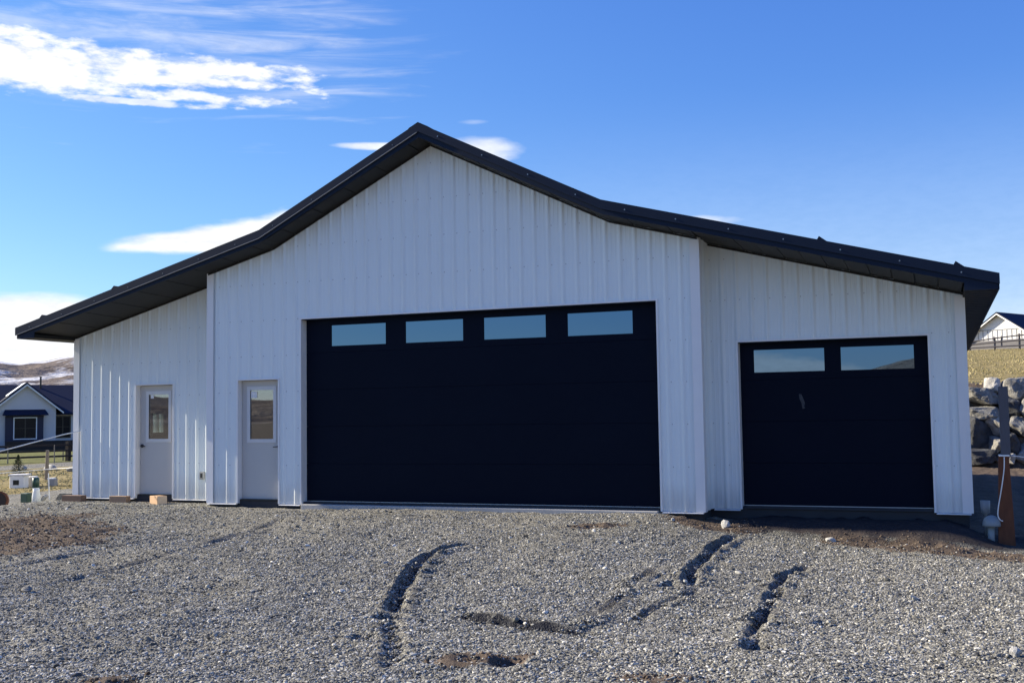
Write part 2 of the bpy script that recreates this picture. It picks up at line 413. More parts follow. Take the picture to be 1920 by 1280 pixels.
# loose gravel: real stones scattered by geometry nodes (one object, stuff)
def scatter(name, meshobj_mat, me, subdiv, size, flat, dens, seed, label, disp=.35):
    o = link(name, me, meshobj_mat, kind='stuff', label=label)
    ng = bpy.data.node_groups.new(name, 'GeometryNodeTree')
    ng.interface.new_socket('Geometry', in_out='INPUT', socket_type='NodeSocketGeometry')
    ng.interface.new_socket('Geometry', in_out='OUTPUT', socket_type='NodeSocketGeometry')
    L = ng.links.new; nn = ng.nodes.new
    gi, go = nn('NodeGroupInput'), nn('NodeGroupOutput')
    d = nn('GeometryNodeDistributePointsOnFaces'); d.inputs['Density'].default_value = 1; d.inputs['Seed'].default_value = seed
    na = nn('GeometryNodeInputNamedAttribute'); na.data_type = 'FLOAT'; na.inputs['Name'].default_value = 'density'
    L(gi.outputs[0], d.inputs['Mesh']); L(na.outputs['Attribute'], d.inputs['Density'])
    ico = nn('GeometryNodeMeshIcoSphere'); ico.inputs['Radius'].default_value = 1; ico.inputs['Subdivisions'].default_value = subdiv
    sp = nn('GeometryNodeSetPosition'); ntx = nn('ShaderNodeTexNoise'); ntx.inputs['Scale'].default_value = 1.1
    vm = nn('ShaderNodeVectorMath'); vm.operation = 'SUBTRACT'; vm.inputs[1].default_value = (.5, .5, .5)
    vs = nn('ShaderNodeVectorMath'); vs.operation = 'SCALE'; vs.inputs['Scale'].default_value = disp * 3
    L(ntx.outputs['Color'], vm.inputs[0]); L(vm.outputs[0], vs.inputs[0]); L(vs.outputs[0], sp.inputs['Offset']); L(ico.outputs[0], sp.inputs['Geometry'])
    sm = nn('GeometryNodeSetMaterial'); sm.inputs['Material'].default_value = MATS[meshobj_mat]; L(sp.outputs[0], sm.inputs['Geometry'])
    iop = nn('GeometryNodeInstanceOnPoints'); L(d.outputs['Points'], iop.inputs['Points']); L(sm.outputs[0], iop.inputs['Instance'])
    rr = nn('FunctionNodeRandomValue'); rr.data_type = 'FLOAT_VECTOR'; rr.inputs[0].default_value = (-flat[1], -flat[1], 0); rr.inputs[1].default_value = (flat[1], flat[1], 6.283); rr.inputs['Seed'].default_value = 11
    L(rr.outputs[0], iop.inputs['Rotation'])
    rs = nn('FunctionNodeRandomValue'); rs.data_type = 'FLOAT_VECTOR'; rs.inputs[0].default_value = (.6, .5, flat[0] * .6); rs.inputs[1].default_value = (1.5, 1.05, flat[0] * 1.35); rs.inputs['Seed'].default_value = 12
    r1 = nn('FunctionNodeRandomValue'); r1.data_type = 'FLOAT'; r1.inputs[2].default_value = 0; r1.inputs[3].default_value = 1; r1.inputs['Seed'].default_value = 13
    pw = nn('ShaderNodeMath'); pw.operation = 'POWER'; L(r1.outputs[1], pw.inputs[0]); pw.inputs[1].default_value = 5
    ma = nn('ShaderNodeMath'); ma.operation = 'MULTIPLY_ADD'; L(pw.outputs[0], ma.inputs[0]); ma.inputs[1].default_value = size * 1.3; ma.inputs[2].default_value = size
    mu = nn('ShaderNodeVectorMath'); mu.operation = 'SCALE'; L(rs.outputs[0], mu.inputs[0]); L(ma.outputs[0], mu.inputs['Scale']); L(mu.outputs[0], iop.inputs['Scale'])
    st = nn('GeometryNodeStoreNamedAttribute'); st.data_type = 'FLOAT'; st.domain = 'INSTANCE'; st.inputs['Name'].default_value = 'tone'
    r2 = nn('FunctionNodeRandomValue'); r2.data_type = 'FLOAT'; r2.inputs[2].default_value = 0; r2.inputs[3].default_value = 1; r2.inputs['Seed'].default_value = 14
    L(iop.outputs[0], st.inputs['Geometry']); L(r2.outputs[1], st.inputs['Value']); L(st.outputs[0], go.inputs[0])
    md = o.modifiers.new('scatter', 'NODES'); md.node_group = ng
    return o
def vis(x, y, m=.6):   # keeps scattered stuff to the ground in front of the barn the photo shows
    dx, dy = x - 12.03, y + 15.89
    az = np.degrees(np.arctan2(dx, dy)); d = np.hypot(dx, dy)
    return ((az > -51) & (az < 9)).astype(float), d
gxs = np.arange(-5, 14.5, .1); gys = np.arange(-10.9, .9, .1)
me, px_, py_ = grid_mesh('gravel', gxs, gys, gz)
v_, dd = vis(px_, py_)
front = ((py_ < -.15) | ((py_ < .55) & (px_ < -.05))).astype(float) * (1 - .8 * ss(px_, 8.7, 9.2) * ss(py_, -.5, -.2))
d, s_, pr = polydist(px_, py_, SCARP); WB = .98 * np.exp(-(d / .10) ** 4) * (pr > 0) * (pr < 1)
dn = (1 - WB) * np.interp(dd, [5, 9, 12, 16, 20, 24], [3100, 2900, 1900, 1000, 550, 300]) * v_ * front * (1 - .93 * dirtmask(px_, py_)) * (.45 + 1.0 * ss(fbm(px_, py_, .8, 4, 91), -.2, .2))
setattr_f(me, 'density', dn)
scatter('gravel', 'gravel_stone', me, 2, .0082, (.62, .35), 1, 3, 'loose grey crushed gravel covering the yard in front of the barn')
me, px_, py_ = grid_mesh('gravel', np.arange(-5, 14.5, .3), np.arange(-10.9, .9, .3), gz)
v_, dd = vis(px_, py_)
front = ((py_ < -.4) | ((py_ < .2) & (px_ < -.5))).astype(float)
setattr_f(me, 'density', 26 * v_ * front)
scatter('gravel', 'gravel_stone', me, 2, .015, (.6, .5), 1, 8, 'larger loose stones scattered over the gravel yard')
me, px_, py_ = grid_mesh('dirt_clods', np.arange(-5, 14.7, .1), np.arange(-10.9, .9, .1), gz)
def clod_fn(b):
    a = node('ShaderNodeAttribute'); a.attribute_name = 'tone'; a.attribute_type = 'INSTANCER'
    lk(ramp(N(a.outputs['Fac']), [(0, (.05, .037, .027)), (.6, (.14, .105, .078)), (1, (.25, .20, .155))]), b.inputs['Base Color'])
mat('clod', rough=.95, spec=.1, fn=clod_fn)
v_, dd = vis(px_, py_)
front = ((py_ < -.15) | ((py_ < .5) & ((px_ < -.2) | (px_ > 8.9)))).astype(float)
setattr_f(me, 'density', 330 * v_ * front * dirtmask(px_, py_))
scatter('dirt_clods', 'clod', me, 2, .010, (.8, .8), 1, 5, 'loose brown soil crumbs on the bare dirt patches')

# grass tufts on the rise and in the field to the left
me, px_, py_ = grid_mesh('dry_grass', np.arange(12.5, 24, .5), np.arange(22.4, 84, .5), gz)
setattr_f(me, 'density', 26 * (.25 + ss(fbm(px_, py_, .5, 3, 4), -.15, .3)) * (px_ > 12.6 + (py_ - 22) * .01))
scatter('dry_grass', 'straw', me, 1, .024, (1.25, .4), 1, 21, 'dry straw coloured grass tufts on the rise behind the stone wall', .4)
me, px_, py_ = grid_mesh('dry_grass', np.arange(-20, -10, .4), np.arange(3, 22, .4), gz)
setattr_f(me, 'density', 40 * (.2 + ss(fbm(px_, py_, .5, 3, 4), -.15, .3)) * (px_ < -10.4))
scatter('dry_grass', 'straw', me, 1, .024, (1.2, .4), 1, 22, 'dry straw coloured grass in the field left of the barn', .4)

# ------------------------------------------------------------------ distant hills (ring)
def hills():
    az = np.radians(np.concatenate([np.arange(-180, -60, 1.0), np.arange(-60, -38, .12), np.arange(-38, 180.1, 1.0)]))
    rad = np.concatenate([np.linspace(480, 1500, 46), np.linspace(1560, 2400, 8)])
    A, Rr = np.meshgrid(az, rad); dg = np.degrees(A)
    prof = np.interp(dg, [-180, -178.5, -176.5, -174, -171, -160, -150, -145, -142, -130, -90, -60, -50, -47, -46, -44.8, -43.5, -40, -20, 0, 10, 60, 120, 160, 176, 180],
                     [2.5, 2.35, 1.9, 1.5, 1.4, 1.5, 1.1, .75, .9, 1.6, 2.2, 2.7, 2.8, 2.78, 2.62, 2.72, 2.98, 3.1, 2.2, 1.6, 1.6, 2.2, 2.4, 2.3, 2.6, 2.5])
    X = 12 + Rr * np.sin(A); Y = -16 + Rr * np.cos(A)
    t = ss(Rr, 480, 1500)
    H = np.tan(np.radians(prof)) * 1500
    rid = 1 - np.abs(fbm(X, Y, .0032, 4, 31)) * 3.2
    z = -6 + t ** .85 * (H + 6) * np.clip(.86 + .14 * rid, .5, 1.1) + fbm(X, Y, .012, 4, 35) * 26 * np.sin(np.pi * np.clip(t, 0, 1)) 
    z = np.where(Rr > 1500, z * (1 - ss(Rr, 1500, 2400) * .8), z)
    z = z + 1.5
    me = bpy.data.meshes.new('hills'); nx, ny = len(az), len(rad)
    co = np.stack([X, Y, z], -1).reshape(-1, 3)
    i = np.arange((nx - 1) * (ny - 1)); r, c = i // (nx - 1), i % (nx - 1); a = r * nx + c
    q = np.stack([a + nx, a + nx + 1, a + 1, a], -1)
    me.vertices.add(len(co)); me.vertices.foreach_set('co', co.ravel()); me.loops.add(q.size); me.loops.foreach_set('vertex_index', q.ravel())
    me.polygons.add(len(q)); me.polygons.foreach_set('loop_start', np.arange(0, q.size, 4)); me.polygons.foreach_set('loop_total', np.full(len(q), 4))
    me.polygons.foreach_set('use_smooth', np.ones(len(q), bool)); me.update(calc_edges=True)
    X, Y, z, dg, Rr = [v.ravel() for v in (X, Y, z, dg, Rr)]
    sn = (ss(z, 44, 80) * .32 + .45 + fbm(X, Y, .0045, 4, 44) * 1.6) * ((dg < -38) & (dg > -80)) + ((dg > -38) | (dg < -80)) * 0
    setattr_f(me, 'snow', sn)
    link('hills', me, 'hill_surface', kind='structure')
hills()

# ------------------------------------------------------------------ the pole barn
XR, ZR, S1, S2, BB, W, O = 4.394, 6.132, .498, .266, 3.021, 8.409, .48
XCR, RY, XL, XW, BACK = 8.755, .63, -3.605, 12.37, 16.0
def zt(x):
    d = abs(x - XR); return ZR - (S1 * min(d, BB) + S2 * max(0, d - BB))
ZEND = zt(XR + W); TS = .228
B = empty('pole_barn', (4.4, 0, 0), 'long white ribbed steel garage with dark roof, two black overhead doors and two grey doors', 'garage')
def profile(x0, sp, lo, hi):
    """breakpoints (s, offset) of the ribbed sheet"""
    pts = {}
    k0 = int((lo - x0) / sp) - 1; k1 = int((hi - x0) / sp) + 2
    out = []
    for k in range(k0, k1):
        c = x0 + k * sp
        out += [(c - .040, 0), (c - .009, .0195), (c + .009, .0195), (c + .040, 0)]
        for f in (.38, .66): out += [(c + sp * f - .012, 0), (c + sp * f, .0035), (c + sp * f + .012, 0)]
    return np.array(out)
def siding(name, mapf, lo, hi, topf, x0, sp, openings=(), z0=0., extra=(), rows=(.653, 1.284, 1.91, 2.53, 3.15, 3.78, 4.40, 5.01, 5.6), label=None, flip=False):
    pr = profile(x0, sp, lo, hi)
    cuts = sorted(set([lo, hi] + [s for s, _ in pr if lo < s < hi] + [e for o in openings for e in o[:2]] + [e for e in extra if lo < e < hi]))
    off = lambda s: float(np.interp(s, pr[:, 0], pr[:, 1]))
    bm = bmesh.new()
    for a, b in zip(cuts, cuts[1:]):
        if b - a < 1e-6: continue
        mid = (a + b) / 2; iv = [(z0, z0, topf(a), topf(b))]
        for oa, ob, oz0, oz1 in openings:
            if oa < mid < ob:
                new = []
                for l0, l1, h0, h1 in iv:
                    if oz0 > l0 + .001: new.append((l0, l1, oz0, oz0))
                    new.append((oz1, oz1, h0, h1))
                iv = new
        for l0, l1, h0, h1 in iv:
            zs0 = [l0, *[z for z in rows if l0 + .2 < z < min(h0, h1) - .2], h0]; zs1 = [l1, *zs0[1:-1], h1]
            for i in range(len(zs0) - 1):
                v = [bm.verts.new(mapf(s, z, off(s))) for s, z in ((a, zs0[i]), (b, zs1[i]), (b, zs1[i + 1]), (a, zs0[i + 1]))]
                bm.faces.new(v[::-1] if flip else v)
    bmesh.ops.remove_doubles(bm, verts=bm.verts, dist=1e-5)
    k0 = int((lo - x0) / sp) - 1
    for k in range(k0, k0 + int((hi - lo) / sp) + 4):       # screw heads beside every rib
        s = x0 + k * sp + .052
        if not lo + .03 < s < hi - .03: continue
        for z in rows:
            if z > topf(s) - .15 or any(a - .03 < s < b + .03 and c_ - .03 < z < d_ + .06 for a, b, c_, d_ in openings): continue
            p0 = Vector(mapf(s, z, -.002)); p1 = Vector(mapf(s, z, .006)); tube(bm, p0, p1, .0085, seg=6, mi=1)
    o = obj(name, bm, ['white_steel', 'screw_painted'], B)
    if label: o['label'] = label
    return o
zs = lambda x: zt(x) - TS + .012
BIG = (1.915, 8.108, 0., 3.133); OP2 = (.63, 1.45, 0., 2.12)
OP1 = (-2.135, -1.275, 0., 2.11); OPR = (9.203, 11.886, 0., 2.498)
siding('center_wall', lambda s, z, o: (s, -o, z), 0, XCR, zs, 5.024, .2311, [BIG, OP2], extra=(XR, XR - BB, XR + BB))
siding('side_wing_wall', lambda s, z, o: (s, RY - o, z), XL, 0.001, zs, -3.392, .2213, [OP1])
siding('side_wing_wall', lambda s, z, o: (s, RY - o, z), XCR, XW, zs, 8.973, .2246, [OPR])
LWIN = (2.72, 3.13, 1.15, 1.62)
siding('end_wall', lambda s, z, o: (XL - o, s, z), RY, BACK, lambda s: ZEND - .15, .8, .2286, [LWIN], flip=True)
siding('end_wall', lambda s, z, o: (XW + o, s, z), RY, BACK, lambda s: ZEND - .15, .8, .2286, rows=(.653, 1.284, 1.91, 2.53))
siding('return_wall', lambda s, z, o: (XCR + o, s, z), .0, RY - .001, lambda s: zt(XCR) - TS + .012, .12, .2286)
siding('return_wall', lambda s, z, o: (0 - o, s, z), .0, RY - .001, lambda s: zt(0) - TS + .012, .12, .2286, flip=True)
siding('back_wall', lambda s, z, o: (s, BACK + o, z), XL, XW, zs, XL, .2286, extra=(XR, XR - BB, XR + BB), rows=(1.284, 3.15), flip=True)

# corner trims, base trims
def corner(x, y, top, sx, left=True):
    bm = bmesh.new(); w = .115
    xa, xb = (x - .024, x + w) if sx > 0 else (x - w, x + .024)
    box(bm, xa, xb, y - .027, y - .021, -.004, top)
    if sx > 0: box(bm, x - .027, x - .021, y - .021, y + w, -.004, top)
    else: box(bm, x + .021, x + .027, y - .021, y + w, -.004, top)
    obj('corner_trim', bm, 'white_trim', B)
corner(0, 0, zt(0) - TS - .002, 1); corner(XL, RY, zt(XL) - TS - .03, 1); corner(XCR, 0, zt(XCR) - TS - .03, -1); corner(XW, RY, zt(XW) - TS - .03, -1)
def base(x0, x1, y):
    bm = bmesh.new(); box(bm, x0, x1, y - .050, y + .012, -.024, -.002)
    for v in bm.verts:
        if v.co.y < y - .03 and v.co.z > -.01: v.co.z = -.015
    obj('base_trim', bm, 'white_trim', B)
for a, b, y in ((.002, .60, 0), (1.48, 1.885, 0), (8.14, XCR - .002, 0), (XL + .002, -2.165, RY), (-1.245, -.03, RY), (XCR + .03, 9.175, RY), (11.915, XW - .002, RY)): base(a, b, y)

# foundation slab
bm = bmesh.new()
box(bm, XL + .03, -.002, RY + .03, BACK - .03, -1.0, .036)
box(bm, .0, XCR - .03, .035, BACK - .03, -1.001, .035)
box(bm, XCR - .028, XW - .03, RY + .03, BACK - .03, -1.0, .036)
obj('foundation', bm, 'shaded_concrete', B)
obj('apron', BX(1.95, 8.08, -.10, .034, -.45, .006, bev=.008), 'apron_concrete', B)
obj('apron', BX(9.23, 11.86, .635, .659, .0, .030, bev=.006), 'shaded_concrete', B)

# roof
def band(top, bot, x0=XR - W, x1=XR + W):
    xs_ = [x0] + [v for v in (XR - BB, XR, XR + BB) if x0 < v < x1] + [x1]
    return xs_, [(x, top(x)) for x in xs_] + [(x, bot(x)) for x in xs_[::-1]]
def strip(bm, top, bot, y0, y1, x0=XR - W, x1=XR + W, mi=0, extra=()):
    xs_ = sorted(set([x0, x1] + [v for v in (XR - BB, XR, XR + BB, *extra) if x0 < v < x1]))
    for a, b in zip(xs_, xs_[1:]):
        pass
    T0 = [bm.verts.new((x, y0, top(x))) for x in xs_]; T1 = [bm.verts.new((x, y1, top(x))) for x in xs_]
    B0 = [bm.verts.new((x, y0, bot(x))) for x in xs_]; B1 = [bm.verts.new((x, y1, bot(x))) for x in xs_]
    n = len(xs_)
    for i in range(n - 1):
        for q in ((B0[i], B0[i + 1], T0[i + 1], T0[i]), (T1[i], T1[i + 1], B1[i + 1], B1[i]), (T0[i], T0[i + 1], T1[i + 1], T1[i]), (B0[i + 1], B0[i], B1[i], B1[i + 1])):
            bm.faces.new(q).material_index = mi
    bm.faces.new((T0[0], T1[0], B1[0], B0[0])).material_index = mi; bm.faces.new((T0[-1], B0[-1], B1[-1], T1[-1])).material_index = mi
YF, YB = -O, 16.45
bm = bmesh.new()
strip(bm, lambda x: zt(x) - .006, lambda x: zt(x) - .06, YF + .03, YB - .03)
for k in range(72):                                          # ribs of the roof sheets
    y = YF + .15 + k * .2286
    if y > YB - .1: break
    for a, b in ((XR - W, XR - BB), (XR - BB, XR), (XR, XR + BB), (XR + BB, XR + W)):
        v = [bm.verts.new((x, y + dy, zt(x) - .006 + dz)) for x in (a, b) for dy, dz in ((-.03, 0), (-.012, .019), (.012, .019), (.03, 0))]
        for i in range(3): bm.faces.new((v[i], v[i + 1], v[i + 5], v[i + 4]))
obj('roof', bm, 'charcoal_steel', B)
bm = bmesh.new()
for s in (-1, 1):
    prism(bm, [(XR, ZR + .028), (XR, ZR + .022), (XR + s * .17, ZR + .022 - S1 * .17), (XR + s * .17, ZR + .028 - S1 * .17)][::s], YF + .002, YB)
obj('ridge_cap', bm, 'charcoal_steel', B)
for y0, y1, yf0, yf1, fr in ((YF, YF + .05, YF + .026, YF + .048, True), (YB - .05, YB, YB - .048, YB - .026, False)):
    for s, (a, b) in (('l', (XR - W, XR)), ('r', (XR, XR + W))):
        bm = bmesh.new()
        strip(bm, lambda x: zt(x) + .016, lambda x: zt(x) - .125, y0, y1, a, b)
        if fr and s == 'l':
            strip(bm, lambda x: zt(x) - .1255, lambda x: zt(x) - .1335, y0 - .012, y0 + .01, a + .01, b - .02, mi=1)
        if fr:
            L_ = np.arange(a + .35, b - .1, .76)
            for x in L_: tube(bm, (x, y0 + .005, zt(x) - .07), (x, y0 - .006, zt(x) - .07), .010 if s == 'r' else .006, seg=8, mi=2)
        obj('rake_trim', bm, ['charcoal_steel', 'hem_steel', 'screw_steel'], B)
    bm = bmesh.new()
    bot = lambda x: zt(x) - .190 * math.sqrt(1 + (S1 if abs(x - XR) < BB - .001 else S2) ** 2)
    xk = W - .43
    strip(bm, lambda x: zt(x) - .1265, bot, yf0, yf1, XR - xk, XR + xk)
    for s in (-1, 1):
        strip(bm, lambda x: zt(x) - .1265, lambda x: ZEND - .188, yf0, yf1, *sorted((XR + s * (xk + .0005), XR + s * (W - .02))))
    obj('fascia', bm, 'charcoal_steel', B)
for s in (-1, 1):
    xe = XR + s * W
    a, b = sorted((xe - s * .03, xe - s * .004))
    obj('eave_fascia', BX(a, b, YF + .05, YB - .05, ZEND - .19, ZEND - .012), 'charcoal_steel', B)
    # level eave soffit with v grooves across
    xa, xb = sorted((XR + s * (W - .031), (XL - .0) if s < 0 else XW))
    bm = bmesh.new(); y = YF + .05
    k = 0
    while y < YB - .06:
        y2 = min(y + .095, YB - .055)
        box(bm, xa, xb, y, y2, ZEND - .182 + .0015 * (k % 3), ZEND - .168); y = y2 + .009; k += 1
    box(bm, xa, xb, YF + .05, YB - .055, ZEND - .167, ZEND - .16)
    obj('eave_soffit', bm, 'soffit_steel', B)
# soffit under the front rake, panels with seams, dropping a little towards the wall
def rake_soffit(x0, x1, y1, yb=None, flat=False):
    bm = bmesh.new(); x = x0; k = 0
    y0 = YF + .049 if yb is None else yb
    xs_ = [x0]
    while xs_[-1] < x1 - .02: xs_.append(min(xs_[-1] + .30, x1))
    for a, b in zip(xs_, xs_[1:]):
        cuts = [a + .005] + [c for c in (XR - BB, XR, XR + BB) if a < c < b] + [b - .005]
        for u, v in zip(cuts, cuts[1:]):
            dz = .005 * (k % 2); q = []
            for x_ in (u, v):
                for y_ in (y0, y1):
                    d = .190 * math.sqrt(1 + (S1 if abs(x_ - XR) < BB else S2) ** 2) - .004 if y_ == y0 and not flat else TS
                    for t_ in (0, .012): q.append(bm.verts.new((x_, y_, zt(x_) - d - dz + t_)))
            for f in ((0, 2, 6, 4), (1, 5, 7, 3), (0, 4, 5, 1), (2, 3, 7, 6), (0, 1, 3, 2), (4, 6, 7, 5)): bm.faces.new([q[n_] for n_ in f])
        k += 1
    bmesh.ops.recalc_face_normals(bm, faces=bm.faces)
    strip(bm, lambda v: zt(v) - .17, lambda v: zt(v) - .175, y0, y1, x0, x1)
    obj('rake_soffit', bm, 'soffit_steel', B)
rake_soffit(XL, 0, RY - .0); rake_soffit(0.0, XCR, -.001); rake_soffit(XCR, XW, RY - .0); rake_soffit(XL, XW, YB - .06, BACK + .005, True)
for s, a, b in ((-1, XR - W + .03, XL), (1, XW, XR + W - .03)):     # closure above the eave return
    bm = bmesh.new(); x = XL if s < 0 else XW
    box(bm, *sorted((x, x + s * .004)), YF + .05, RY, ZEND - .165, zt(x) - TS + .002)
    obj('eave_closure', bm, 'soffit_steel', B)
# frieze strip where soffit meets wall (dark angle)
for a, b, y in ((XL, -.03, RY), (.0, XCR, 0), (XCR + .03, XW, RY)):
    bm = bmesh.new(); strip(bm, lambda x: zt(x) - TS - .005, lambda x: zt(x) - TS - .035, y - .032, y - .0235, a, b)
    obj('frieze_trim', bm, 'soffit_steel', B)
# snow guards
for x in (-3.412, -1.743, 10.564, 12.3):
    bm = bmesh.new(); s = 1 if x > XR else -1
    poly = [(x - .05 if s > 0 else x + .14, zt(x - .05 if s > 0 else x + .14) + .012), (x - .02 * s, zt(x) + .075), (x + .10 if s > 0 else x - .06, zt(x + .10 if s > 0 else x - .06) + .010)]
    prism(bm, poly, YF + .02, YB - .02)
    obj('snow_guard', bm, 'charcoal_steel', B)

# overhead doors
def jamb(x0, x1, z1, y0, y1, w=.028, name='door_frame'):
    bm = bmesh.new()
    box(bm, x0 - w, x0, y0 - .024, y1, -.003, z1); box(bm, x1, x1 + w, y0 - .024, y1, -.003, z1)
    box(bm, x0 - w, x1 + w, y0 - .024, y1, z1 + .0005, z1 + w)
    return bm
def overhead(x0, x1, z1, y, panes, zp, sections, label):
    d = empty_part('overhead_door', B, label)
    obj('door_frame', jamb(x0, x1, z1, y - .15, y + .05), 'white_trim', d)
    bm = bmesh.new(); h = (z1 + .06 - .052) / sections
    for k in range(sections):
        za = .052 + k * h; zb = za + h - .003
        if k < sections - 1: box(bm, x0 - .03, x1 + .03, y, y + .045, za, zb, bev=.0012)
        else:
            # top section with openings for the panes
            e = [x0 - .03] + [v for p in panes for v in p] + [x1 + .03]
            z_lo, z_hi = zp
            box(bm, e[0], e[-1], y, y + .045, za, z_lo); box(bm, e[0], e[-1], y, y + .045, z_hi, zb)
            for i in range(0, len(e), 2): box(bm, e[i], e[i + 1], y, y + .045, z_lo, z_hi)
    box(bm, x0 - .03, x1 + .03, y + .046, y + .05, .05, zp[0] - .02)
    obj('door_panel', bm, 'garage_door_skin', d)
    for a, b in panes:
        obj('window_pane', BX(a, b, y + .012, y + .02, zp[0], zp[1]), 'tinted_glass', d)
    obj('bottom_seal', BX(x0 + .01, x1 - .01, y - .006, y + .05, .038, .05), 'galvanized', d)
    return d
def empty_part(name, parent, label=None):
    o = bpy.data.objects.new(name, None); COL.objects.link(o); o.parent = parent
    o.matrix_parent_inverse = world_of(parent).inverted(); o.empty_display_size = .2
    if label: o['label'] = label
    return o
overhead(BIG[0], BIG[1], BIG[3], .15, [(2.406, 3.451), (3.82, 4.864), (5.23, 6.288), (6.65, 7.697)], (2.668, 3.02), 5, 'wide black overhead door with four narrow windows along its top')
dr = overhead(OPR[0], OPR[1], OPR[3], .78, [(9.41, 10.443), (10.679, 11.692)], (2.041, 2.381), 4, 'smaller black overhead door with two narrow windows')
bm = bmesh.new()
prism(bm, [(10.096 + a, 1.594 + b) for a, b in ((-.035, .11), (.0, .105), (.03, .03), (.05, -.03), (.035, -.07), (.05, -.10), (.01, -.115), (.0, -.03), (-.03, .04))], .7775, .7790)
obj('chalk_smudge', bm, 'smudge', dr)
# header soffits (dark) over the recessed doors
obj('door_header', BX(BIG[0], BIG[1], .0, .148, BIG[3] - .012, BIG[3]), 'charcoal_steel', B)
obj('door_header', BX(OPR[0], OPR[1], RY + .0, .778, OPR[3] - .012, OPR[3]), 'charcoal_steel', B)

# walk doors
def walkdoor(x0, x1, z1, ywall, y, lite, knob_side, label, stick):
    d = empty_part('walk_door', B, label)
    obj('door_frame', jamb(x0, x1, z1, ywall, y + .05, .026), 'white_trim', d)
    a, b = x0 + .006, x1 - .004; lz0, lz1, la, lb = lite
    bm = bmesh.new()
    for q in ((a, la, .07, z1 - .006), (lb, b, .07, z1 - .006), (la, lb, .07, lz0), (la, lb, lz1, z1 - .006)): box(bm, q[0], q[1], y, y + .044, q[2], q[3])
    obj('door_slab', bm, 'door_gray', d)
    bm = bmesh.new(); w = .05
    box(bm, la - .012, lb + .012, y - .012, y - .0005, lz0 - .012, lz0 + w); box(bm, la - .012, lb + .012, y - .012, y - .0005, lz1 - w, lz1 + .012)
    box(bm, la - .012, la + w, y - .012, y - .0005, lz0 + w, lz1 - w); box(bm, lb - w, lb + .012, y - .012, y - .0005, lz0 + w, lz1 - w)
    obj('window_frame', bm, 'door_lite_frame', d)
    obj('window_pane', BX(la, lb, y + .008, y + .014, lz0, lz1), 'door_glass', d)
    for sx, sz, sw, sh in stick: obj('sticker', BX(sx, sx + sw, y + .004, y + .0055, sz, sz + sh), 'sticker', d)
    obj('sill', BX(x0 + .001, x1 - .001, ywall + .03, y + .06, .037, .066, bev=.004), 'black_metal', d)
    kx = x0 + .06 if knob_side < 0 else x1 - .035
    bm = bmesh.new()
    tube(bm, (kx, y - .001, .97), (kx, y - .014, .97), .033, seg=20)
    if knob_side < 0:
        tube(bm, (kx, y - .012, .97), (kx, y - .05, .97), .012); tube(bm, (kx, y - .045, .97), (kx + .10, y - .05, .965), .011, .009)
    else:
        tube(bm, (kx, y - .012, .97), (kx, y - .05, .97), .012); tube(bm, (kx, y - .045, .97), (kx - .11, y - .05, .965), .010, .008)
        box(bm, kx - .012, kx + .02, y - .016, y - .001, .93, 1.07)
    obj('door_handle', bm, 'black_metal', d, smooth=False)
walkdoor(OP1[0] + .012, OP1[1], OP1[3], RY, .73, (1.05, 1.985, -1.965, -1.405), -1, 'grey walk door in the recessed left wing, a white window seen through its glass', [(-1.88, 1.86, .07, .07)])
walkdoor(OP2[0], OP2[1], OP2[3], 0, .10, (1.05, 2.0, .755, 1.33), 1, 'grey walk door beside the wide overhead door, brown hillside mirrored in its glass', [(.815, 1.815, .125, .112)])
# outlet box
o = obj('outlet_box', BX(-.655, -.555, RY - .036, RY - .004, .36, .50, bev=.006), 'outlet_gray', B)
obj('outlet_cover', BX(-.625, -.585, RY - .048, RY - .037, .39, .47, bev=.004), 'black_metal', o)

# interior of the left wing seen through the door glass, with its window
obj('inner_wall', BX(XL + .03, XL + .06, RY + .15, 2.72, .036, 2.7), 'inner_board', B)
bm = bmesh.new()
box(bm, XL + .03, XL + .06, 3.13, 9, .036, 2.7); box(bm, XL + .03, XL + .06, 2.72, 3.13, .036, 1.15); box(bm, XL + .03, XL + .06, 2.72, 3.13, 1.62, 2.7)
box(bm, XL + .06, -.06, 8.95, 9.0, .036, 2.7)
box(bm, -.06, -.03, RY + .15, 9, .036, 2.7)
box(bm, XL + .03, -.03, RY + .16, 9, 2.7, 2.73)
obj('inner_wall', bm, 'inner_board', B)
wf = bmesh.new(); w = .035
y0, y1, z0, z1 = LWIN
for q in ((y0 - .02, y1 + .02, z0 - .02, z0 + w), (y0 - .02, y1 + .02, z1 - w, z1 + .02), (y0 - .02, y0 + w, z0 + w, z1 - w), (y1 - w, y1 + .02, z0 + w, z1 - w), ((y0 + y1) / 2 - .012, (y0 + y1) / 2 + .012, z0 + w, z1 - w)):
    box(wf, XL - .03, XL + .09, q[0], q[1], q[2], q[3])
wo = obj('window_frame', wf, 'white_trim', B)
obj('window_pane', BX(XL + .02, XL + .026, y0, y1, z0, z1), 'door_glass', wo)

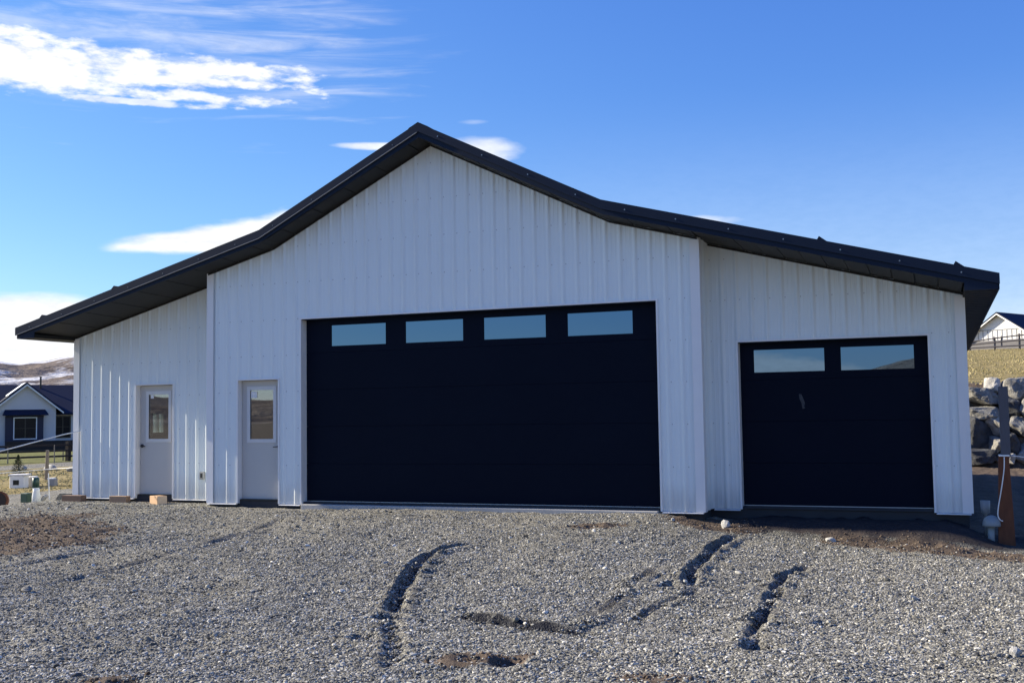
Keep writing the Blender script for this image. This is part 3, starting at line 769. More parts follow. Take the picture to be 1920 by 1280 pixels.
# ------------------------------------------------------------------ small things round the barn
def g1(x, y): return float(gz(np.array([x]), np.array([y]))[0])
def block(x, y, L, Wd, H, rz, m_, label, cat='wood block'):
    bm = BX(-L / 2, L / 2, -Wd / 2, Wd / 2, 0, H, bev=.005)
    for f in bm.faces:
        if abs(f.normal.x) > .9: f.material_index = 1
    bm.normal_update()
    for f in bm.faces:
        if abs(f.normal.x) > .9: f.material_index = 1
    o = obj('wood_block', bm, [m_, 'end_grain' if m_ == 'pine_block' else m_], None, **tagp(label, cat, 'cut timber blocks along the wall base'))
    o.location = (x, y, g1(x, y) - .012); o.rotation_euler = (0, 0, rz); return o
block(-3.42, .43, .46, .14, .125, R(2), 'brown_block', 'dark brown timber block lying at the left corner of the barn')
block(-2.30, .40, .38, .13, .13, R(3), 'tan_block', 'tan brown timber block lying left of the recessed grey door')
block(-1.33, .30, .30, .19, .155, R(-24), 'pine_block', 'pale pine block in front of the recessed grey door, showing its sawn end')

def rock_mesh(seed, subdiv=3, cuts=9, rough=.10):
    r = random.Random(seed); bm = bmesh.new(); bmesh.ops.create_icosphere(bm, subdivisions=subdiv, radius=1)
    planes = []
    for _ in range(cuts):
        n = Vector((r.gauss(0, 1), r.gauss(0, 1), r.gauss(0, 1))).normalized(); planes.append((n, r.uniform(.58, .84) if cuts < 15 else r.uniform(.5, .80)))
    for v in bm.verts:
        for n, d in planes:
            t = v.co.dot(n)
            if t > d: v.co -= n * (t - d) * .93
        v.co += v.co.normalized() * (mnoise.fractal(v.co * 1.9 + Vector((seed * 3.1, 0, 0)), 1.0, 2.0, 4) * rough)
    return bm
def rock(name, c, size, seed, m_, label, cat, group=None, rz=0, subdiv=3, tilt=0, cuts=9, rough=.10):
    bm = rock_mesh(seed, subdiv, cuts, rough); bmesh.ops.scale(bm, vec=size, verts=bm.verts)
    o = obj(name, bm, m_, None, **tagp(label, cat, group)); o.location = c; o.rotation_euler = (tilt, 0, rz); return o
def srock(x, y, s, seed, m_, label, sink=.3):
    return rock('rock', (x, y, g1(x, y) + s[2] * (1 - sink)), s, seed, m_, label, 'rock', 'loose rocks on the gravel', rz=seed)
srock(9.12, -.30, (.075, .06, .085), 31, 'rock_white', 'pale pointed rock standing at the edge of the shaded soil')
srock(10.56, -.50, (.105, .06, .045), 37, 'rock_white', 'flat white rock on the gravel before the smaller overhead door', .2)
srock(8.42, -.57, (.04, .035, .03), 33, 'rock_white', 'small white rock on the brown soil below the big door corner')
srock(2.9, -6.91, (.08, .06, .035), 34, 'rock_gray', 'flat grey-green rock far left on the gravel')
srock(6.18, -8.95, (.035, .028, .018), 35, 'rock_white', 'little white stone in the left foreground gravel')
srock(12.47, -6.97, (.045, .05, .045), 36, 'rock_white', 'white stone at the right edge of the gravel')
srock(-.15, .25, (.05, .03, .02), 38, 'rock_white', 'small white stone by the corner of the recessed wing')
srock(9.44, -5.08, (.05, .045, .04), 39, 'rock_gray', 'dark grey lump beside the gravel rut')

# right side: post with rusty plank, vent, cup
P = empty('marker_post', (12.79, .4, -.40), 'tall grey post with a wide rusty foot plate beside the right corner', 'post')
bm = bmesh.new(); box(bm, 12.765, 12.885, .36, .46, .80, 1.745, bev=.006)
obj('upper_post', bm, 'post_gray', P)
bm = bmesh.new(); prism(bm, [(12.685, -.42), (12.90, -.42), (12.862, .80), (12.862, 1.08), (12.80, 1.08), (12.80, .799), (12.731, .80)], .40, .52)
obj('lower_plank', bm, 'rust', P)
bm = bmesh.new(); box(bm, 12.735, 12.868, .355, .53, .795, .818, bev=.003)
obj('strap', bm, 'cord_white', P)
cw = [Vector((12.80, .34, .79)), Vector((12.79, .32, .62)), Vector((12.745, .31, .35)), Vector((12.70, .31, .12)), Vector((12.69, .31, .0)), Vector((12.72, .31, -.06)), Vector((12.75, .31, -.07))]
def smooth_pts(p, n=6):
    out = []
    for i in range(len(p) - 1):
        a, b, c, d = p[max(i - 1, 0)], p[i], p[i + 1], p[min(i + 2, len(p) - 1)]
        for k in range(n):
            t = k / n; out.append(.5 * ((2 * b) + (c - a) * t + (2 * a - 5 * b + 4 * c - d) * t * t + (3 * b - a - 3 * c + d) * t ** 3))
    return out + [p[-1]]
obj('cord', cordbm(smooth_pts(cw), .007), 'cord_white', None, **tagp('thin white cord hanging loose down the rusty post', 'cord'))
obj('string_line', cordbm(smooth_pts([Vector((12.868, .40, .81)), Vector((13.1, .45, .775)), Vector((13.6, .5, .70)), Vector((14.4, .6, .60))]), .006), 'cord_white', None, **tagp('pale string running right from the rusty post', 'string'))
V = empty('vent_cap', (12.60, .42, -.42), 'grey dome-capped vent pipe in the shade beside the rusty post', 'vent pipe')
bm = bmesh.new(); lathe(bm, [(.045, -.46), (.045, -.13)], 12.60, .42); obj('stem', bm, 'pvc_gray', V, smooth=True)
bm = bmesh.new(); lathe(bm, [(.05, -.16), (.115, -.155), (.118, -.13), (.112, -.09), (.09, -.045), (.055, -.02), (.015, -.008)], 12.61, .42); obj('dome', bm, 'pvc_gray', V, smooth=True)
bm = bmesh.new(); lathe(bm, [(.02, -.43), (.02, -.03), (.058, .0), (.066, .165), (.058, .168), (.055, .06), (.01, .05)], 12.55, .75)
obj('pipe_stub', bm, 'pvc_dull', None, smooth=True, **tagp('white plastic pipe stub with a wide socket, behind the domed vent', 'pipe'))

# retaining wall boulders: the ones that show, then the rest of each course
GB = 'boulders of the stone retaining wall'
def crag_mesh(seed):
    r_ = random.Random(seed * 7 + 1); bm = bmesh.new()
    for _ in range(17):
        v = Vector((r_.gauss(0, 1), r_.gauss(0, 1), r_.gauss(0, 1))).normalized()
        m_ = max(abs(v.x), abs(v.y), abs(v.z)); v = v.lerp(v / m_, .62) * r_.uniform(.82, 1.0)      # boxy, quarried lumps
        bm.verts.new(v)
    h = bmesh.ops.convex_hull(bm, input=bm.verts)
    bmesh.ops.delete(bm, geom=[v for v in bm.verts if not v.link_faces], context='VERTS')
    bmesh.ops.bevel(bm, geom=bm.edges[:], offset=.045, segments=1, affect='EDGES')
    bmesh.ops.triangulate(bm, faces=bm.faces[:])
    for _ in range(2): bmesh.ops.subdivide_edges(bm, edges=[e for e in bm.edges if e.calc_length() > .16], cuts=1, use_grid_fill=False); bmesh.ops.triangulate(bm, faces=bm.faces[:])
    for v in bm.verts:
        n_ = mnoise.fractal(v.co * 2.3 + Vector((seed * 3.1, 0, 0)), 1.0, 2.0, 5); v.co += v.co.normalized() * (n_ * .09)
    bmesh.ops.recalc_face_normals(bm, faces=bm.faces)
    return bm
def boulder(x, z, sx, sz, seed, m_, label, y=21.3, rz=0, sy=.55, tilt=0):
    bm = crag_mesh(seed); bmesh.ops.scale(bm, vec=(sx * 1.13, sy, sz * 1.2), verts=bm.verts)
    o = obj('boulder', bm, m_, None, **tagp(label, 'boulder', GB)); o.location = (x, y + (z - .5) * .45, z)
    rr_ = random.Random(seed); o.rotation_euler = (tilt + rr_.uniform(-.15, .15), rr_.uniform(-.22, .22), rz + rr_.uniform(-.3, .3)); return o
boulder(13.50, 2.10, .33, .26, 3, 'rock_pale', 'pale blocky boulder topmost left of the grey post', sy=.4)
boulder(14.22, 1.98, .42, .36, 4, 'rock_gray', 'big rough boulder in the top course just right of the grey post', sy=.5, rz=.5)
boulder(13.22, 1.74, .58, .33, 5, 'rock_gray', 'long grey boulder under the pale topmost one, half in shadow')
boulder(13.28, 1.26, .55, .25, 6, 'rock_gray', 'flat pitted dark boulder in the second course left of the post')
boulder(14.10, 1.38, .33, .33, 7, 'rock_dark', 'smooth blue-black boulder right of the post under the rough top one')
boulder(14.65, 1.36, .34, .30, 8, 'rock_gray', 'speckled boulder at the photo edge in the second course')
boulder(13.00, .62, .52, .52, 9, 'rock_dark', 'very large dark boulder against the barn corner')
boulder(13.56, .86, .30, .33, 10, 'rock_pale', 'pale angular boulder left of the post at mid height', rz=.4)
boulder(14.28, .82, .42, .29, 11, 'rock_gray', 'broad grey boulder right of the post at mid height', rz=-.3)
boulder(13.60, .26, .24, .30, 12, 'rock_gray', 'small grey boulder below the pale angular one')
boulder(13.12, -.12, .46, .26, 13, 'rock_dark', 'low dark boulder at the wall foot beside the barn corner')
boulder(13.88, -.18, .33, .18, 14, 'rock_pale', 'low pale boulder at the wall foot behind the post')
boulder(14.42, .0, .36, .30, 15, 'rock_pale', 'pale boulder at the wall foot near the photo edge', rz=.6)
boulder(14.02, .28, .27, .33, 16, 'rock_dark', 'dark boulder between two pale ones behind the post')
rb = random.Random(4)
for row, (z, h, nm) in enumerate(((-.05, .33, 'bottom'), (.6, .36, 'second'), (1.28, .34, 'third'), (1.92, .32, 'top'))):
    x = 11.9; k = 0
    while x > 6.5:
        w_ = rb.uniform(.38, .6); x -= w_
        boulder(x, z, w_ * 1.08, h, 100 + row * 20 + k, rb.choice(['rock_gray', 'rock_gray', 'rock_pale', 'rock_dark']), f'boulder {k + 1} places in behind the barn, {nm} course of the wall'); x -= w_; k += 1
    x = 15.0; k = 0
    while x < 21:
        w_ = rb.uniform(.38, .6); x += w_
        boulder(x, z, w_ * 1.08, h, 200 + row * 20 + k, rb.choice(['rock_gray', 'rock_gray', 'rock_pale', 'rock_dark']), f'boulder {k + 1} places beyond the photo edge, {nm} course of the wall'); x += w_; k += 1

# rail fence on the rise
Fg = 'rail fences'
F = empty('rail_fence', (16.2, 79, 6.4), 'weathered grey three-rail fence on the grassy rise before the white barn', 'fence', Fg)
posts = [(14.4, 79.1, .75), (16.24, 79, 1.0), (18.04, 79, 1.2), (19.9, 79, 1.3), (21.8, 79, 1.4), (12.5, 79.2, .75), (10.6, 79.2, .75)]
for x, y, h in posts: obj('fence_post', BX(x - .075, x + .075, y - .07, y + .07, g1(x, y) - .2, g1(x, y) + h, bev=.012), 'gray_wood', F)
obj('fence_post', BX(16.68, 16.80, 78.9, 79.02, 6.2, 7.02, bev=.03), 'gray_wood', F)
ps = sorted(posts)
for (xa, ya, ha), (xb, yb, hb) in zip(ps, ps[1:]):
    for fr in (.88, .55, .2):
        za, zb = g1(xa, ya) + ha * fr, g1(xb, yb) + hb * fr
        bm = bmesh.new(); tube(bm, (xa, ya - .1, za), (xb, yb - .1, zb), .055, seg=6); obj('fence_rail', bm, 'gray_wood', F)

# white barn on the rise: gable turned to the sun
def frame(px, py, ang):
    return Matrix.Translation((px, py, 0)) @ Matrix.Rotation(ang, 4, 'Z')
BP = (20.1, 133.9); MB = frame(*BP, R(-30))
H2 = empty('white_barn', (*BP, 8.5), 'white gabled barn with dark roof up on the grassy rise at far right', 'barn')
ap, az_, hw, sl = -.9, 13.28, 5.6, .68
bm = bmesh.new(); ez = az_ - .28 - hw * sl
prism(bm, [(ap - hw, 9.75), (ap + hw, 9.75), (ap + hw, ez + .3), (ap, az_ - .3), (ap - hw, ez + .3)], 0, 14, M=MB); obj('wall', bm, 'barn_wall', H2)
bm = bmesh.new(); box(bm, ap - hw - .05, ap + hw + .05, -.06, 14.1, 6, 9.75, M=MB); obj('lower_wall', bm, 'wainscot', H2)
bm = bmesh.new()
for s in (-1, 1):
    pr = [(ap, az_), (ap + s * (hw + .6), az_ - (hw + .6) * sl), (ap + s * (hw + .6), az_ - (hw + .6) * sl - .16), (ap, az_ - .16)]
    prism(bm, pr[::s], -.7, 14.7, M=MB)
obj('roof', bm, 'house_roof', H2)
bm = bmesh.new()
for s in (-1, 1):
    pr = [(ap, az_ - .162), (ap + s * (hw + .55), az_ - (hw + .55) * sl - .162), (ap + s * (hw + .55), az_ - (hw + .55) * sl - .36), (ap, az_ - .36)]
    prism(bm, pr[::s], -.68, -.6, M=MB)
obj('rake_board', bm, 'barn_wall', H2)
bm = bmesh.new(); x = ap - hw + .3
while x < ap + hw: box(bm, x - .05, x + .05, -.05, -.001, 9.8, min(11.02, az_ - .5 - abs(x - ap) * sl), M=MB); x += .62
box(bm, ap - 3.6, ap + 3.6, -.07, -.002, 11.03, 11.12, M=MB)
obj('batten', bm, 'batten_dark', H2)

# ------------------------------------------------------------------ left: house, fence, yard things
HP = (-55.1, 51.4); HA = R(50); MH = frame(*HP, HA)
H = empty('house', (*HP, -.9), 'low white house with dark blue metal roof and front gable, left of the barn', 'house')
bm = bmesh.new(); box(bm, -9, 9, 0, 9, -1.2, 2.12, M=MH); obj('wall', bm, 'house_wall', H)
bm = bmesh.new(); prism(bm, [(-3.35, -1.2), (.95, -1.2), (.95, 2.6), (-1.2, 4.25), (-3.35, 2.6)], -1.2, 2.5, M=MH); obj('front_gable_wall', bm, 'house_wall', H)
bm = bmesh.new()   # main roof, ridge along local x
for s in (0, 1):
    Mx = MH
    a = [(-9.6, -.5 if s == 0 else 9.5, 2.02), (9.6, -.5 if s == 0 else 9.5, 2.02), (9.6, 4.5, 4.42), (-9.6, 4.5, 4.42)]
    top = [bm.verts.new(Mx @ Vector(p)) for p in a]; bot = [bm.verts.new(Mx @ (Vector(p) - Vector((0, 0, .14)))) for p in a]
    bm.faces.new(top); bm.faces.new(bot[::-1])
    for i in range(4): bm.faces.new((top[i], bot[i], bot[(i + 1) % 4], top[(i + 1) % 4]))
for s in (-1, 1):
    pr = [(-1.2, 4.46), (-1.2 + s * 2.75, 4.46 - 2.75 * .82), (-1.2 + s * 2.75, 4.32 - 2.75 * .82), (-1.2, 4.32)]
    prism(bm, pr[::s], -1.55, 4.4, M=MH)
rf = obj('roof', bm, 'house_roof', H)
bm = bmesh.new(); tube(bm, MH @ Vector((.25, 3.9, 4.0)), MH @ Vector((.25, 3.9, 5.05)), .075, seg=12); tube(bm, MH @ Vector((.25, 3.9, 5.05)), MH @ Vector((.25, 3.9, 5.10)), .11, seg=12); obj('chimney', bm, 'black_metal', rf)
bm = bmesh.new(); prism(bm, [(-1.28, 4.43), (-1.28, 4.46), (-2.5, 3.50), (-2.5, 3.44)], -1.4, 2.2, M=MH); obj('snow_patch', bm, 'snow', rf)
bm = bmesh.new()
for s in (-1, 1):
    pr = [(-1.2, 4.315), (-1.2 + s * 2.7, 4.315 - 2.7 * .82), (-1.2 + s * 2.7, 4.18 - 2.7 * .82), (-1.2, 4.18)]
    prism(bm, pr[::s], -1.54, -1.46, M=MH)
obj('rake_board', bm, 'barn_wall', H)
bm = bmesh.new(); box(bm, -2.72, .02, -1.5, -1.201, -1.2, 1.84, M=MH); obj('bay', bm, 'house_navy', H)
bm = bmesh.new()
v0 = [MH @ Vector(p) for p in ((-2.95, -1.95, 1.86), (.35, -1.95, 1.86), (.35, -1.95, 1.93), (-2.95, -1.95, 1.93), (-2.75, -1.2, 1.86), (.15, -1.2, 1.86), (.15, -1.2, 2.32), (-2.75, -1.2, 2.32))]
vv = [bm.verts.new(p) for p in v0]
for q in ((0, 1, 2, 3), (3, 2, 6, 7), (0, 4, 5, 1), (0, 3, 7, 4), (1, 5, 6, 2), (4, 7, 6, 5)): bm.faces.new([vv[i] for i in q])
obj('awning', bm, 'house_roof', H)
def hwin(x0, x1, z0, z1, y, m_f, w, mull=True):
    bm = bmesh.new()
    for q in ((x0, x1, z0, z0 + w), (x0, x1, z1 - w, z1), (x0, x0 + w, z0 + w, z1 - w), (x1 - w, x1, z0 + w, z1 - w)): box(bm, q[0], q[1], y - .06, y, q[2], q[3], M=MH)
    f = obj('window', bm, m_f, H)
    bm = bmesh.new(); box(bm, x0 + w, x1 - w, y - .03, y - .002, z0 + w, z1 - w, M=MH); obj('pane', bm, 'house_glass', f)
    if mull:
        bm = bmesh.new(); xm = (x0 + x1) / 2; box(bm, xm - .04, xm + .04, y - .05, y - .031, z0 + w, z1 - w, M=MH); box(bm, x0 + w, x1 - w, y - .045, y - .0312, (z0 + z1) / 2 - .02, (z0 + z1) / 2 + .02, M=MH); obj('mullion', bm, 'black_metal', f)
hwin(-2.15, -.45, -.02, 1.72, -1.501, 'barn_wall', .075)
hwin(.98, 2.2, .02, 1.80, -.001, 'black_metal', .09)
hwin(4.2, 5.6, .3, 1.6, -.001, 'black_metal', .09)
bm = bmesh.new(); box(bm, -2.7, 7, -2.6, -1.52, -1.2, -.15, M=MH); obj('porch_deck', bm, 'dark_wood', H)

F2 = empty('rail_fence', (-27, 22, -.6), 'dark brown three-rail fence in front of the white house', 'fence', Fg)
fp = [(-29.3, 19.6), (-27.55, 21.7), (-27.2, 22.95), (-28.9, 26.0), (-30.6, 29.1), (-32.3, 32.2), (-34, 35.3)]
fp = [(-31.2, 15.5), (-29.6, 18.6), (-27.9, 21.5), (-26.4, 24.3), (-24.9, 27.1), (-23.4, 29.9), (-21.9, 32.7)]
for x, y in fp: obj('fence_post', BX(x - .09, x + .09, y - .09, y + .09, g1(x, y) - .2, g1(x, y) + .92), 'dark_wood', F2)
for (xa, ya), (xb, yb) in zip(fp, fp[1:]):
    for h in (.28, .58, .88):
        L_ = math.hypot(xb - xa, yb - ya); a_ = math.atan2(yb - ya, xb - xa)
        bm = BX(0, L_, -.14, -.09, -.045, .045); bmesh.ops.transform(bm, matrix=Matrix.Translation((xa, ya, (g1(xa, ya) + g1(xb, yb)) / 2 + h * .86)) @ Matrix.Rotation(a_, 4, 'Z'), verts=bm.verts)
        obj('fence_rail', bm, 'dark_wood', F2)

def stake(x, y, w, h, m_, label, cat='stake', group='wooden stakes in the field', lean=0, name='wooden_stake'):
    z = g1(x, y); bm = bmesh.new(); box(bm, -w / 2, w / 2, -w / 2, w / 2, -.1, h * .97, bev=w * .1)
    for v in bm.verts:
        if v.co.z > h * .9: v.co.x *= .8; v.co.y *= .8
    o = obj(name, bm, m_, None, **tagp(label, cat, group)); o.location = (x, y, z); o.rotation_euler = (0, lean, R(20)); return o
stake(-14.61, 11.05, .10, .98, 'weathered_wood', 'thick weathered wooden post standing in the straw field', 'post', lean=.03, name='wooden_post')
stake(-24.9, 21.9, .04, .85, 'weathered_wood', 'tall thin stake right of the thick wooden post, before the dark fence')
stake(-27.0, 24.6, .05, .45, 'weathered_wood', 'short thin stake furthest right before the dark fence')
stake(-27.0, 21.3, .045, .75, 'weathered_wood', 'pale stake by the left fence post near the photo edge')
stake(-8.04, 4.51, .022, .66, 'cord_white', 'slim white marker stake with string tied round its top', 'marker stake', lean=-.05, name='marker_stake')

Pp = empty('cleanout_pipe', (-7.49, 3.49, -.42), 'white pipe with dark green top standing at the gravel edge', 'pipe')
bm = bmesh.new(); lathe(bm, [(.098, -.45), (.092, -.25), (.074, -.15), (.074, -.08)], -7.40, 3.46); obj('pipe_base', bm, 'pvc_white', Pp, smooth=True)
bm = bmesh.new(); lathe(bm, [(.072, -.081), (.070, -.06)], -7.42, 3.46); obj('collar', bm, 'pvc_white', Pp, smooth=True)
bm = bmesh.new(); lathe(bm, [(.075, -.06), (.075, .16), (.06, .165)], -7.42, 3.46); obj('cap', bm, 'pvc_green', Pp, smooth=True)
bm = BX(-7.92, -7.72, 3.5, 3.66, -.45, -.20, bev=.01)
obj('valve_box', bm, 'pvc_green', None, **tagp('small dark green box low beside the white pipe', 'utility box'))
bm = bmesh.new(); prism(bm, [(-.32, 0), (.33, 0), (.36, .13), (-.22, .16)], -.16, .16)
o = obj('stone_slab', bm, 'rock_gray', None, **tagp('long grey stone slab lying at the gravel edge near the barn corner', 'slab')); o.location = (-7.62, 4.72, -.43); o.rotation_euler = (0, 0, R(42))
bm = BX(-.04, .04, -.10, .10, 0, .19, bev=.008)
o = obj('stone_chip', bm, 'rock_pale', None, **tagp('pale flat stone leaning between white pipe and grey slab', 'stone')); o.location = (-7.85, 4.05, -.44); o.rotation_euler = (R(8), R(38), R(30))
# steel wheel lying on edge, left border
Wd = empty('drum_lid', (-7.08, 2.05, -.2), 'brown steel rim standing on edge at the left photo border', 'steel rim')
c0 = Vector((-7.02, 2.02, -.235)); ax = Vector((.55, -.82, .12)).normalized()
bm = bmesh.new(); tube(bm, c0 - ax * .10, c0 + ax * .02, .20, seg=36); obj('rim', bm, 'rust', Wd)
bm = bmesh.new(); tube(bm, c0 + ax * .021, c0 + ax * .028, .165, seg=36); obj('face', bm, 'dark_wood', Wd)
bm = bmesh.new(); tube(bm, c0 + ax * .029 + Vector((.03, .02, -.085)), c0 + ax * .035 + Vector((.03, .02, -.085)), .075, seg=24); obj('hub', bm, 'block_white', Wd)
CB = empty('concrete_block', (-12.6, 7.9, -.42), 'hollow white concrete block with grey side in the straw field', 'concrete block')
bm = bmesh.new(); box(bm, -.2, .2, -.2, .2, 0, .36, bev=.012); box(bm, -.23, .27, -.21, .21, .361, .40, bev=.006)
o = obj('shell', bm, 'block_white', CB, smooth=False); o.location = (-12.5, 7.9, -.44); o.rotation_euler = (0, 0, R(28)); o.matrix_parent_inverse = world_of(CB).inverted()
bm = bmesh.new(); box(bm, -.10, .06, -.206, -.2005, .10, .24); o = obj('core_hole', bm, 'black_metal', CB); o.location = (-12.5, 7.9, -.44); o.rotation_euler = (0, 0, R(28)); o.matrix_parent_inverse = world_of(CB).inverted()
for x, y, l, h, lab in ((-12.55, 8.4, .36, .26, 'lower grey concrete block right behind the hollow white one'), (-12.1, 8.75, .2, .2, 'smallest pale concrete block, between grey block and green capped pipe')):
    bm = BX(-l / 2, l / 2, -.15, .15, 0, h, bev=.012); box(bm, -l / 2 - .01, l / 2 - .05, -.155, .155, h + .001, h + .035, mi=1)
    o = obj('concrete_block', bm, ['block_gray', 'block_white'], None, **tagp(lab, 'concrete block')); o.location = (x, y, -.43); o.rotation_euler = (0, 0, R(28))
# strings
obj('string_line', cordbm(smooth_pts([Vector((-3.425, .585, 1.26)), Vector((-3.55, .25, 1.20)), Vector((-3.72, -.25, 1.08)), Vector((-3.99, -.81, .93)), Vector((-4.3, -1.45, .80))]), .0115), 'cord_white', None, **tagp('white string stretched from the barn wall towards the left edge', 'string'))
obj('string_line', cordbm(smooth_pts([Vector((-3.427, .585, 1.26)), Vector((-3.40, .58, .7)), Vector((-3.37, .585, .35)), Vector((-3.357, .585, .05))]), .0075), 'cord_white', None, **tagp('white string hanging down the left wing siding', 'string'))
obj('string_line', cordbm(smooth_pts([Vector((-5.7, 3.2, .43)), Vector((-8.05, 4.51, .30)), Vector((-8.2, 3.2, .28)), Vector((-8.6, 1.2, .25))]), .008), 'cord_white', None, **tagp('low white string tied to the slim marker stake across the yard', 'string'))

# conical shrub
SH = empty('shrub', (-17.88, 13.07, -.45), 'small dark conical evergreen behind the concrete blocks', 'shrub')
bm = bmesh.new(); tube(bm, (-17.88, 13.07, -.5), (-17.88, 13.07, .1), .03, .015, seg=8); obj('trunk', bm, 'weathered_wood', SH)
bm = bmesh.new(); r = random.Random(9)
for k in range(1500):
    t = r.random() ** 1.3; z = -.42 + t * .70; rad = .30 * (1 - t) ** .75 * r.uniform(.55, 1.08) * (1 if t > .12 else .8); a = r.uniform(0, 6.283)
    c = Vector((-17.88 + rad * math.cos(a), 13.07 + rad * math.sin(a), z)); s = r.uniform(.02, .045)
    d = Vector((math.cos(a) * .5, math.sin(a) * .5, 1)).normalized() * s; sd = Vector((-math.sin(a), math.cos(a), r.uniform(-.5, .5))) * s * .35
    bm.faces.new([bm.verts.new(c - sd), bm.verts.new(c + sd), bm.verts.new(c + d)])
obj('foliage', bm, 'foliage_dark', SH)
# row of field rocks
r = random.Random(12)
words = ['round', 'flat', 'sharp', 'broad', 'tall', 'squat', 'cracked', 'pale', 'dark']
spots = [(-20.9, 16.2), (-20.2, 16.9), (-19.5, 16.2), (-19.0, 17.3), (-18.3, 16.4), (-17.7, 15.4), (-17.2, 16.2), (-22.0, 15.8), (-22.9, 15.3)]
for i, (x, y) in enumerate(spots):
    s = r.uniform(.12, .22)
    rock('field_rock', (x, y, g1(x, y) + s * .25), (s * 1.3, s, s * .75), 300 + i, r.choice(['rock_gray', 'rock_pale']), f'{words[i]} rock in the row before the far fence, {["first", "second", "third", "fourth", "fifth", "sixth", "seventh", "eighth", "ninth"][[8,7,0,1,2,3,4,5,6][i] if False else i]} listed from the thick post outward' if False else f'grey rock {["just left of", "second left of", "just behind", "second behind", "third behind", "right of", "second right of", "far left of", "farthest left of"][i]} the thick wooden post, in the field rock row', 'rock', 'row of rocks in the field', subdiv=3)

# ------------------------------------------------------------------ sky
w = bpy.data.worlds.new('World'); S.world = w; w.use_nodes = True; N.tree = w.node_tree
bg = w.node_tree.nodes['Background']; bg.inputs['Strength'].default_value = .15
sk = node('ShaderNodeTexSky', sky_type='NISHITA'); sk.sun_disc = False; sk.sun_elevation = SUN_EL
sk.sun_rotation = R(-90) - SUN_AZ; sk.altitude = 600; sk.air_density = 1.0; sk.dust_density = .35; sk.ozone_density = 2.2
tc = node('ShaderNodeTexCoord'); sp = node('ShaderNodeSeparateXYZ'); lk(tc.outputs['Generated'], sp.inputs[0])
X, Y, Z = N(sp.outputs[0]), N(sp.outputs[1]), N(sp.outputs[2])
AZ = N.m('ARCTAN2', X, Y) * 57.29578
EL = N.m('ARCSINE', Z) * 57.29578
cmb = node('ShaderNodeCombineXYZ'); lk(AZ * .17, cmb.inputs[0]); lk(EL * .62, cmb.inputs[1]); cv = cmb.outputs[0]
n1 = nz(cv, 1.0, 9, .58, .3) - .5; 
cmb2 = node('ShaderNodeCombineXYZ'); lk(AZ * .09, cmb2.inputs[0]); lk(EL * .9 - AZ * .03, cmb2.inputs[1]); cmb2.inputs[2].default_value = 3.3
n2 = nz(cmb2.outputs[0], 1.3, 8, .6, .6) - .5
cmb3 = node('ShaderNodeCombineXYZ'); lk(AZ * .55, cmb3.inputs[0]); lk(EL * 1.5, cmb3.inputs[1]); cmb3.inputs[2].default_value = 7.1
n3 = nz(cmb3.outputs[0], 1.0, 7, .55) - .5
n4 = nz(cmb3.outputs[0], 2.2, 9, .62) - .5
def absn(x): return N.m('ABSOLUTE', x)
# big heap at upper left, breaking into long tongues to the right
def lens(ca, ce, wa, he, amp, soft=.5, k=1.0, fine=.7, puff=0):
    q = 1.0 - (N.m('POWER', absn((AZ - ca) / wa), 2.0) + N.m('POWER', absn((EL - ce) / he), 2.0))
    return sstep(q + n1 * amp + n3 * (amp * fine) + n4 * puff, .0, soft) * k
A = N.m('MAXIMUM', lens(-49.5, 17.0, 13.5, 1.8, 1.2, .8, 1, 1.5, .9), lens(-38.6, 17.35, 7.2, .75, 1.6, 1.0, 1, 1.6, 1.0))
A = N.m('MAXIMUM', A, lens(-38.4, 16.75, 7.0, .50, 1.8, 1.0, .95, 1.8, 1.2))
A = N.m('MAXIMUM', A, lens(-38.8, 16.1, 6.8, .40, 1.9, 1.0, .9, 1.8, 1.2))
A = N.m('MAXIMUM', A, lens(-41.0, 15.6, 5.0, .22, 2.2, .8, .75, 1.6))
# soft layer above it
eB = 1.0 - absn(EL - 18.9 - (AZ + 40) * .03) / 1.6
Bc = sstep(eB * .55 + n1 * 1.1 + n3 * .6 - (1 - sstep(AZ * -1.0, 30, 39)) * 1.2, .18, .9) * .55
cir = sstep(n2 * 1.6 + (1.0 - absn(EL - 18.6) / 4.5) * .35 - (1 - sstep(AZ * -1.0, 14, 34)) * .75, .05, .9) * .62
# wedge left of the roof
tC = ((AZ + 42.4) / 9.0).clamp()
C1 = sstep(EL + n3 * .35, 8.15, 8.5) * (1 - sstep(EL - (tC * tC * .6 + tC * 1.5 + 8.5) + n1 * 1.3 + n3 * .35, -.25, .25)) * sstep(AZ + n1 * 1.5, -42.6, -41.2) * (1 - sstep(AZ, -26, -22))
D = N.m('MAXIMUM', lens(-28.6, 13.95, 2.6, .24, 1.0, .9, .8), lens(-23.0, 13.75, 2.6, .85, 1.0, 1.0, .8))
E1 = lens(-11.9, 9.75, 3.2, .40, .9, 1.1, .6)
E2 = lens(-23.4, 15.2, 1.0, .16, 1.6, 1.5, .28)
Fb = sstep(EL + n1 * .6, -1.0, .5) * (1 - sstep(EL + n1 * 1.0 + n2 * .8, 5.5, 6.1)) * (1 - sstep(AZ, -38, -28)) * sstep(AZ, -90, -70)
G = sstep(EL + n1 * .5, .6, 1.2) * (1 - sstep(EL + n1 * 1.6 + n3 * .5 - (1.0 - absn(AZ + 171) / 5) * .9, 1.8, 2.2)) * (1 - sstep(AZ, -168, -140)) * .75
haz = (1 - sstep(EL, 0.0, 17.0)) * sstep(AZ, -40, -10) * .30 + nz(cmb2.outputs[0], .6, 5) * (1 - sstep(EL, 2.0, 6.5)) * sstep(AZ, -20, 3) * .35
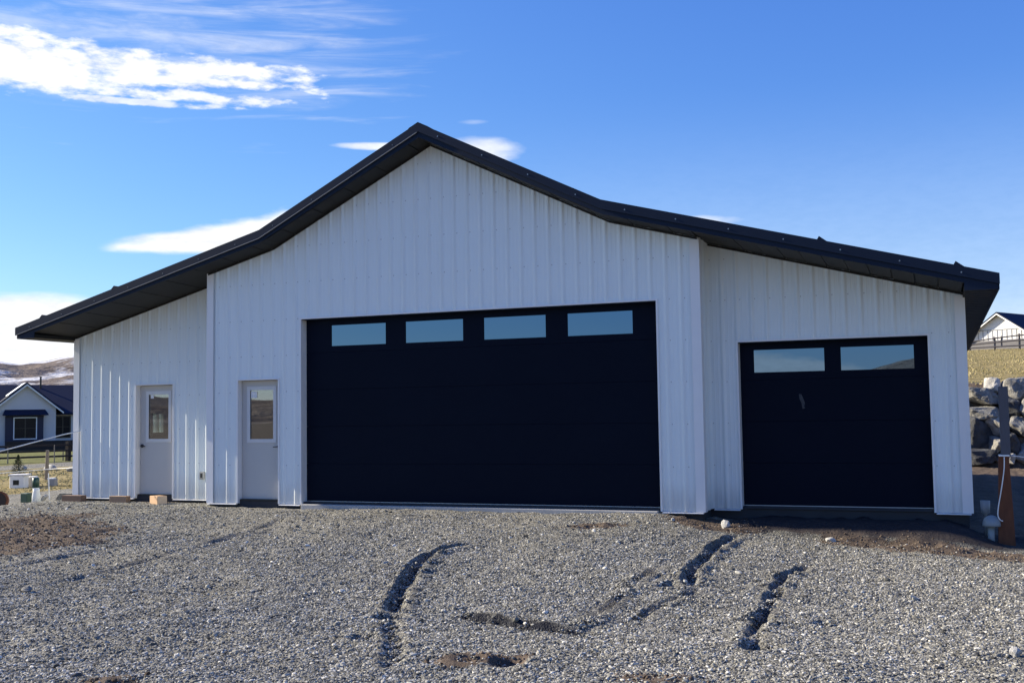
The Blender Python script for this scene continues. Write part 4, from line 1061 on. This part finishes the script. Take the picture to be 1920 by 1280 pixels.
mask = N.m('MAXIMUM', A, N.m('MAXIMUM', Bc, N.m('MAXIMUM', cir, N.m('MAXIMUM', C1, N.m('MAXIMUM', D, N.m('MAXIMUM', E1, N.m('MAXIMUM', E2, N.m('MAXIMUM', Fb, N.m('MAXIMUM', G, haz)))))))))
shade = (sstep(n4 + n1 * .6, -.25, .2) * .17 + .85)
ccol = node('ShaderNodeVectorMath', operation='SCALE'); ccol.inputs[0].default_value = (3.75, 3.8, 3.9); lk(shade, ccol.inputs['Scale'])
chan = node('ShaderNodeSeparateColor'); lk(sk.outputs[0], chan.inputs[0])
cc = node('ShaderNodeCombineColor')
for i, (n0, f0, g) in enumerate(((1.3, .105, 1.2), (2.2, .285, 1.0), (3.7, .80, .55))):      # deep winter blue of the clear air
    lk(N.m('MINIMUM', N.m('POWER', N(chan.outputs[i]) / n0, g) * (f0 / .3), (3.0, 3.4, 4.4)[i]), cc.inputs[i])
lk(mixc(mask.clamp(), cc.outputs[0], ccol.outputs[0]), bg.inputs['Color'])

sun = bpy.data.lights.new('sun', 'SUN'); sun.energy = 5.0; sun.angle = R(.53); sun.color = (1, .89, .69)
so = bpy.data.objects.new('sun', sun); COL.objects.link(so)
sd = Vector((-math.cos(SUN_EL) * math.cos(SUN_AZ), -math.cos(SUN_EL) * math.sin(SUN_AZ), math.sin(SUN_EL)))
so.rotation_euler = sd.to_track_quat('Z', 'Y').to_euler(); so.location = (-20, -5, 20)

# ------------------------------------------------------------------ camera
cam = bpy.data.cameras.new('camera'); co = bpy.data.objects.new('camera', cam); COL.objects.link(co); S.camera = co
Rv = Vector((.93008944, .36702381, -.0150716)); Uv = Vector((.03804279, -.05543429, .99773733)); Fv = Vector((-.36535787, .92855833, .06552146))
co.matrix_world = Matrix(((Rv.x, Uv.x, -Fv.x, 12.0254), (Rv.y, Uv.y, -Fv.y, -15.887), (Rv.z, Uv.z, -Fv.z, 1.48818), (0, 0, 0, 1)))
cam.sensor_width = 36; cam.sensor_fit = 'HORIZONTAL'; cam.lens = 2034.109 / 1920 * 36; cam.clip_end = 9000; cam.clip_start = .05
S.view_settings.view_transform = 'Standard'; S.view_settings.look = 'None'; S.view_settings.gamma = 1; S.view_settings.exposure = 1.0
S.cycles.max_bounces = 8
